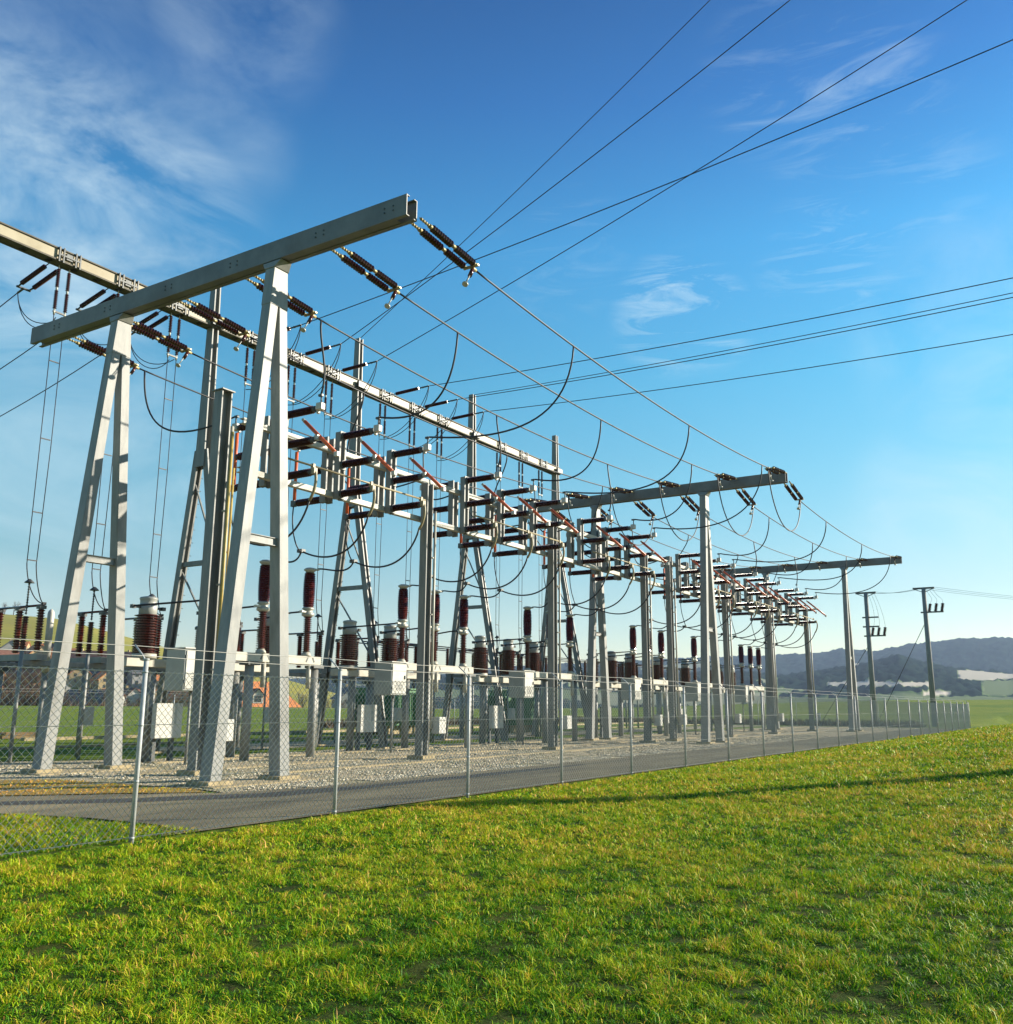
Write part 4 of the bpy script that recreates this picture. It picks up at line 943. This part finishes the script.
tr_list += [(58, 240, .9, CN), (66, 236, 1.0, T2), (80, 238, 1.15, T1), (92, 242, 1.1, CN), (101, 236, 1.0, T3), (112, 240, .9, T2), (127, 245, .95, CN), (146, 238, 1.0, T1), (156, 240, 1.0, T3), (166, 244, .8, T2), (182, 250, 1.0, CN), (200, 240, .95, T1), (214, 246, .9, T3), (292, 250, 1.05, T1), (303, 245, 1.15, T2), (318, 248, 1.1, CN), (330, 250, 1.0, T3), (343, 246, .9, T1), (352, 252, .8, T2), (402, 250, .85, T3), (418, 255, .8, CN), (432, 250, .8, T1), (470, 260, .75, T2), (486, 262, .8, CN), (540, 265, .7, T3), (572, 262, .75, T1), (610, 266, .7, CN), (640, 262, .7, T2), (682, 264, .65, T3)]
tr_list += [(-6, 890, 1.7, T1), (3, 885, 2.0, T2), (12, 905, .9, T3), (162, 880, .7, T2), (176, 876, .8, T1), (205, 860, 1.1, T3), (216, 850, 1.2, T2)]
tr_list += [(x_, 420 + 17 * (k % 5), 1.0, (CN, T1, T2, T3)[k % 4]) for k, x_ in enumerate(range(-20, 300, 11))]
tr_list.sort(key=lambda t: t[0])
kind = {id(T1): 'spreading bare brown tree', id(T2): 'tall bare brown tree', id(T3): 'loose bare brown tree', id(CN): 'dark green conifer'}
for k, (px, r, s, P_) in enumerate(tr_list):
    p = gz(px, r)
    where = 'in the brown thicket left of the field' if r < 230 else ('beyond the far edge of the field' if r < 300 else ('on the skyline of the green hill' if r > 800 else 'among the houses below the green hill'))
    cnt += 1
    P_.put(p, (0, 0, k * 1.7), '%s %s, number %s from left' % (kind[id(P_)], where, cnt), (s, s, s))
# thicket undergrowth
def scrub():
    m = MB(); rnd = random.Random(3)
    for k in range(9000):
        px = rnd.uniform(-60, 50) if rnd.random() < .75 else rnd.uniform(50, 225); r = rnd.uniform(201, 214) if px < 50 else rnd.uniform(216, 232)
        p = gz(px, r); hh = rnd.uniform(1.5, 5.0 if px < 50 else 3.0); d = V((rnd.gauss(0, .35), rnd.gauss(0, .35), 1)).normalized()
        s = V((rnd.uniform(-1, 1), rnd.uniform(-1, 1), 0)).normalized() * .06; m.quad(p - s, p + s, p + d * hh)
    o = struct('undergrowth', m, M['twig'], 'stuff'); tag(o, 'brown leafless undergrowth along the far left edge of the field', 'undergrowth')
scrub()

# ------------------------------------------------------------------ houses
def house(w, l, h, rh, wm, rm, seed, dormer=False):
    root = thing('village_house', '', 'house', group='village houses at the foot of the hill')
    m = MB(); m.span((-w / 2, -l / 2, -3), (w / 2, l / 2, h))
    m.quad((-w / 2, -l / 2, h), (-w / 2, l / 2, h), (-w / 2, 0, h + rh)); m.quad((w / 2, -l / 2, h), (w / 2, 0, h + rh), (w / 2, l / 2, h)); m.build('wall', M[wm], root)
    m = MB(); ov = .5; t = .25; sl = rh / (l / 2)
    for s in (-1, 1):
        a = [V((x, s * (l / 2 + ov), h - ov * sl)) for x in (-w / 2 - ov, w / 2 + ov)]; b_ = [V((x, 0, h + rh)) for x in (-w / 2 - ov, w / 2 + ov)]
        up = V((0, 0, t)); i = len(m.v); m.v += [a[0], a[1], b_[1], b_[0], a[0] + up, a[1] + up, b_[1] + up, b_[0] + up]
        for q in ((0, 1, 2, 3), (4, 7, 6, 5), (0, 4, 5, 1), (1, 5, 6, 2), (3, 7, 4, 0)): m.f.append([i + z for z in q]); m.sm.append(False)
    rf = m.build('roof', M[rm], root)
    m = MB(); m.span((w * .2, -.4, h + rh * .7), (w * .2 + .8, .4, h + rh + 1.0)); m.build('chimney', M['wall_ochre'], rf)
    for fy in (-1, 1):
        for x in np.linspace(-w / 2 + 1.6, w / 2 - 1.6, max(2, int(w / 3.2))):
            for z in ([1.2, 3.9] if h > 4 else [1.2]):
                q = MB(); q.span((x - .55, fy * (l / 2 + .02) - .03, z - .1), (x + .55, fy * (l / 2 + .02) + .03, z + 1.2)); q.build('window', M['glass'], root)
    for z in (1.2, 3.6):
        for y in (-1.8, 1.8):
            q = MB(); q.span((-w / 2 - .05, y - .5, z), (-w / 2 + .01, y + .5, z + 1.2)); q.build('window', M['glass'], root)
    return Proto(root)
H1 = house(13, 9, 5.0, 4.2, 'wall_white', 'roof_brown', 1); H2 = house(10, 8, 4.6, 3.6, 'wall_ochre', 'roof_orange', 2); H3 = house(15, 9, 3.4, 4.6, 'wall_brown', 'roof_grey', 3); H4 = house(9, 8, 5.2, 3.4, 'wall_grey', 'roof_grey', 4)
hk = {id(H1): 'white walled house with brown roof', id(H2): 'ochre house with orange tiled roof', id(H3): 'dark timber house with grey roof', id(H4): 'small grey walled house with grey roof'}
hs = [(8, 330, H2, .9), (22, 350, H2, .8), (15, 372, H1, .8), (38, 345, H4, 1), (45, 380, H2, .8), (62, 340, H3, .9), (55, 395, H4, .9), (78, 325, H2, .8), (88, 262, H3, .8), (100, 300, H2, .8), (107, 262, H1, .6), (128, 290, H1, .8), (120, 350, H1, .9), (138, 330, H4, 1), (152, 285, H2, .9), (163, 360, H1, .9), (175, 310, H3, .8), (187, 280, H2, .9), (205, 340, H4, .9), (218, 300, H1, .9), (-12, 360, H2, .9), (-25, 340, H1, 1), (348, 300, H4, 1), (372, 310, H1, .9), (395, 320, H4, .9), (440, 330, H1, .7), (520, 340, H4, .8)]
hs += [(x_, 430 + (k * 37) % 120, (H2, H1, H4, H2, H3)[k % 5], .85 + .2 * (k % 3)) for k, x_ in enumerate(range(-14, 236, 9))]
hs.sort(key=lambda t: t[0])
for k, (px, r, P_, s) in enumerate(hs):
    p = gz(px, r); 
    if r < 305: p.z = max(p.z, -1.5)
    d = azdir(px); a = math.atan2(d.y, d.x) + [0.3, 1.2, .9, 1.9, .1][k % 5]
    P_.put(p, (0, 0, a), '%s in the distant village, house %d from the left' % (hk[id(P_)], k + 1), (s, s, s))
# the big orange hipped roof with a dormer
d = azdir(258); pc = V((d.x * 232, d.y * 232, 0)); root = thing('farmhouse', 'low house with a large bright orange roof and a white framed dormer, beyond the field', 'house', (0, 0, 0))
m = MB(); m.span((-6.4, -5.5, -5), (6.4, 5.5, 1.3)); m.build('wall', M['wall_white'], root)
m = MB(); i = 0; zt = 6.2
e = [(-7.2, -6.2, .9), (7.2, -6.2, .9), (7.2, 6.2, .9), (-7.2, 6.2, .9), (-4.0, 0, zt), (3.2, 0, zt)]
m.v = [V(p) for p in e]; m.f = [[0, 1, 5, 4], [1, 2, 5], [2, 3, 4, 5], [3, 0, 4], [3, 2, 1, 0]]; m.sm = [False] * 5; rf = m.build('roof', M['roof_orange'], root)
m = MB(); m.quad((-3.3, -5.4, 1.7), (-1.1, -5.4, 1.7), (-1.1, -5.4, 3.4), (-2.2, -5.4, 4.5), (-3.3, -5.4, 3.4)); m.span((-3.3, -5.38, 1.7), (-1.1, -3.2, 3.4)); m.build('dormer_wall', M['wall_white'], rf)
m = MB(); m.quad((-3.7, -5.8, 3.1), (-2.2, -5.8, 4.7), (-2.2, -1.2, 4.7), (-3.7, -2.6, 3.1)); m.quad((-2.2, -5.8, 4.7), (-.7, -5.8, 3.1), (-.7, -2.6, 3.1), (-2.2, -1.2, 4.7)); m.build('dormer_roof', M['roof_brown'], rf)
m = MB(); m.span((-2.85, -5.5, 2.0), (-2.3, -5.41, 3.3)); m.span((-2.1, -5.5, 2.0), (-1.55, -5.41, 3.3)); m.build('dormer_window', M['glass'], rf)
root.location = pc; root.rotation_euler = (0, 0, math.atan2(d.y, d.x) - math.pi / 2 + .38); root.scale = (1.12, 1.12, 1.12)
# brown hedge line along the far end of the yard
m = MB(); rnd = random.Random(9)
for k in range(9000):
    x, y = (rnd.uniform(90, 91.6), rnd.uniform(14, 47)) if rnd.random() < .45 else (rnd.uniform(50, 91), rnd.uniform(46.2, 47.6))
    s = V((rnd.uniform(-1, 1), rnd.uniform(-1, 1), 0)).normalized() * .07; p = V((x, y, -.02)); m.quad(p - s, p + s, p + V((rnd.gauss(0, .25), rnd.gauss(0, .25), rnd.uniform(.25, .75))))
o = struct('hedge', m, M['twig'], 'stuff'); tag(o, 'low dark brown hedge growing behind the far fences of the yard', 'hedge')

# ------------------------------------------------------------------ haze, world, sun, camera
SUN_AZ = math.radians(-40); SUN_EL = math.radians(21)
sdir = V((math.cos(SUN_EL) * math.cos(SUN_AZ), math.cos(SUN_EL) * math.sin(SUN_AZ), math.sin(SUN_EL)))
HAZE = 1.2e-4
if HAZE:
    m = MB(); m.span((-700, -3300, -10), (3400, 3400, 330)); m.v = [v for v in m.v]
    hm = bpy.data.materials.new('haze'); hm.use_nodes = True; nt = hm.node_tree; nt.nodes.remove(nt.nodes['Principled BSDF'])
    pv = nt.nodes.new('ShaderNodeVolumePrincipled'); pv.inputs['Color'].default_value = (.52, .70, 1, 1); pv.inputs['Density'].default_value = HAZE; pv.inputs['Anisotropy'].default_value = .2
    nt.links.new(pv.outputs[0], nt.nodes['Material Output'].inputs['Volume'])
    hz = struct('haze', m, hm, 'stuff'); tag(hz, 'thin bluish air haze over the whole valley', 'haze')
w = bpy.data.worlds.new('World'); sc.world = w; w.use_nodes = True; nt = w.node_tree; N = nt.nodes; L = nt.links
bg = N['Background']; sky = N.new('ShaderNodeTexSky'); sky.sky_type = 'NISHITA'; sky.sun_disc = False
sky.sun_elevation = SUN_EL; sky.sun_rotation = math.atan2(sdir.x, sdir.y); sky.altitude = 500; sky.air_density = 1.0; sky.dust_density = .3; sky.ozone_density = 2.5
hs_ = N.new('ShaderNodeHueSaturation'); hs_.inputs['Saturation'].default_value = 1.25; L.new(sky.outputs[0], hs_.inputs['Color'])
tc = N.new('ShaderNodeTexCoord'); mp = N.new('ShaderNodeMapping'); mp.inputs['Rotation'].default_value = (.5, .2, .6); mp.inputs['Scale'].default_value = (1.2, 2.2, 3.4)
L.new(tc.outputs['Generated'], mp.inputs[0])
nz = N.new('ShaderNodeTexNoise'); nz.inputs['Scale'].default_value = 3.2; nz.inputs['Detail'].default_value = 10; nz.inputs['Roughness'].default_value = .62; nz.inputs['Distortion'].default_value = .8; L.new(mp.outputs[0], nz.inputs['Vector'])
nr = N.new('ShaderNodeMapRange'); nr.inputs[1].default_value = .36; nr.inputs[2].default_value = .76; L.new(nz.outputs[0], nr.inputs[0])
tot = None; totw = None
mp2 = N.new('ShaderNodeMapping'); mp2.inputs['Rotation'].default_value = (.2, .5, .3); mp2.inputs['Scale'].default_value = (2.0, 1.6, 9.0); L.new(tc.outputs['Generated'], mp2.inputs[0])
n2 = N.new('ShaderNodeTexNoise'); n2.inputs['Scale'].default_value = 4.5; n2.inputs['Detail'].default_value = 10; n2.inputs['Roughness'].default_value = .66; n2.inputs['Distortion'].default_value = 1.2; L.new(mp2.outputs[0], n2.inputs['Vector'])
w2 = N.new('ShaderNodeMapRange'); w2.inputs[1].default_value = .50; w2.inputs[2].default_value = .80; L.new(n2.outputs[0], w2.inputs[0]); wisp = w2.outputs[0]
for (px, py, spread, amp) in ((20, 210, .022, .85), (160, 215, .007, .6), (200, 130, .006, .25), (60, 150, .012, .45), (40, 60, .01, .22), (90, 470, .02, .4), (40, 540, .02, .35), (960, 515, .008, .4), (1000, 410, .005, .4), (675, 314, .0030, -.75), (708, 322, .0018, -.75), (835, 262, .0040, -.42), (800, 75, .006, -.25), (850, 110, .006, -.3), (560, 250, .004, -.2), (900, 200, .006, -.22), (240, 15, .006, .28), (980, 330, .01, .25)):
    r = ray(px, py); dt = N.new('ShaderNodeVectorMath'); dt.operation = 'DOT_PRODUCT'; L.new(tc.outputs['Generated'], dt.inputs[0]); dt.inputs[1].default_value = r
    mr = N.new('ShaderNodeMapRange'); mr.interpolation_type = 'SMOOTHERSTEP'; mr.inputs[1].default_value = 1 - spread; mr.inputs[2].default_value = 1; mr.inputs[4].default_value = abs(amp); L.new(dt.outputs['Value'], mr.inputs[0])
    if amp < 0:
        wm = N.new('ShaderNodeMath'); wm.operation = 'MULTIPLY'; L.new(mr.outputs[0], wm.inputs[0]); L.new(wisp, wm.inputs[1]); tot2 = wm.outputs[0]
        if totw is None: totw = tot2
        else: aw = N.new('ShaderNodeMath'); aw.operation = 'MAXIMUM'; L.new(totw, aw.inputs[0]); L.new(tot2, aw.inputs[1]); totw = aw.outputs[0]
        continue
    if tot is None: tot = mr.outputs[0]
    else:
        ad = N.new('ShaderNodeMath'); ad.operation = 'MAXIMUM'; L.new(tot, ad.inputs[0]); L.new(mr.outputs[0], ad.inputs[1]); tot = ad.outputs[0]
mu0 = N.new('ShaderNodeMath'); mu0.operation = 'MULTIPLY'; L.new(tot, mu0.inputs[0]); L.new(nr.outputs[0], mu0.inputs[1])
mu = N.new('ShaderNodeMath'); mu.operation = 'MAXIMUM'; L.new(mu0.outputs[0], mu.inputs[0]); L.new(totw, mu.inputs[1])
sx = N.new('ShaderNodeSeparateXYZ'); L.new(tc.outputs['Generated'], sx.inputs[0]); tr_ = N.new('ShaderNodeValToRGB'); e = tr_.color_ramp.elements
e[0].position = 0; e[0].color = (.78, .58, .40, 1); e[1].position = .70; e[1].color = (.10, .31, .45, 1); e.new(.12).color = (.66, .59, .44, 1); e.new(.24).color = (.56, .74, .56, 1); e.new(.34).color = (.43, .82, .66, 1); e.new(.46).color = (.36, .82, .76, 1); e.new(.58).color = (.21, .52, .64, 1); L.new(sx.outputs[2], tr_.inputs[0])
ti = N.new('ShaderNodeMixRGB'); ti.blend_type = 'MULTIPLY'; ti.inputs[0].default_value = 1; L.new(hs_.outputs[0], ti.inputs[1]); L.new(tr_.outputs[0], ti.inputs[2])
ts = N.new('ShaderNodeVectorMath'); ts.operation = 'SCALE'; ts.inputs['Scale'].default_value = 2.0; L.new(ti.outputs[0], ts.inputs[0])
mx = N.new('ShaderNodeMixRGB'); mx.inputs[2].default_value = (5.6, 6.9, 7.3, 1); L.new(mu.outputs[0], mx.inputs[0]); L.new(ts.outputs[0], mx.inputs[1])
L.new(mx.outputs[0], bg.inputs[0]); bg.inputs[1].default_value = .062
sl = bpy.data.lights.new('sun', 'SUN'); sl.energy = 5.0; sl.angle = math.radians(.5); sl.color = (1, .90, .74)
so = bpy.data.objects.new('sun', sl); COL.objects.link(so); so.rotation_euler = sdir.to_track_quat('Z', 'Y').to_euler()
cd = bpy.data.cameras.new('camera'); co = bpy.data.objects.new('camera', cd); COL.objects.link(co)
cd.sensor_fit = 'VERTICAL'; cd.sensor_height = 56; cd.lens = 931.8 * 56 / 1024; cd.clip_end = 9000; cd.clip_start = .05
mt = Matrix((RX, RU, -RF)).transposed().to_4x4(); mt.translation = (0, 0, EYE); co.matrix_world = mt
sc.camera = co
sc.view_settings.view_transform = 'Standard'; sc.view_settings.look = 'None'; sc.view_settings.exposure = 1.2; sc.view_settings.gamma = 1
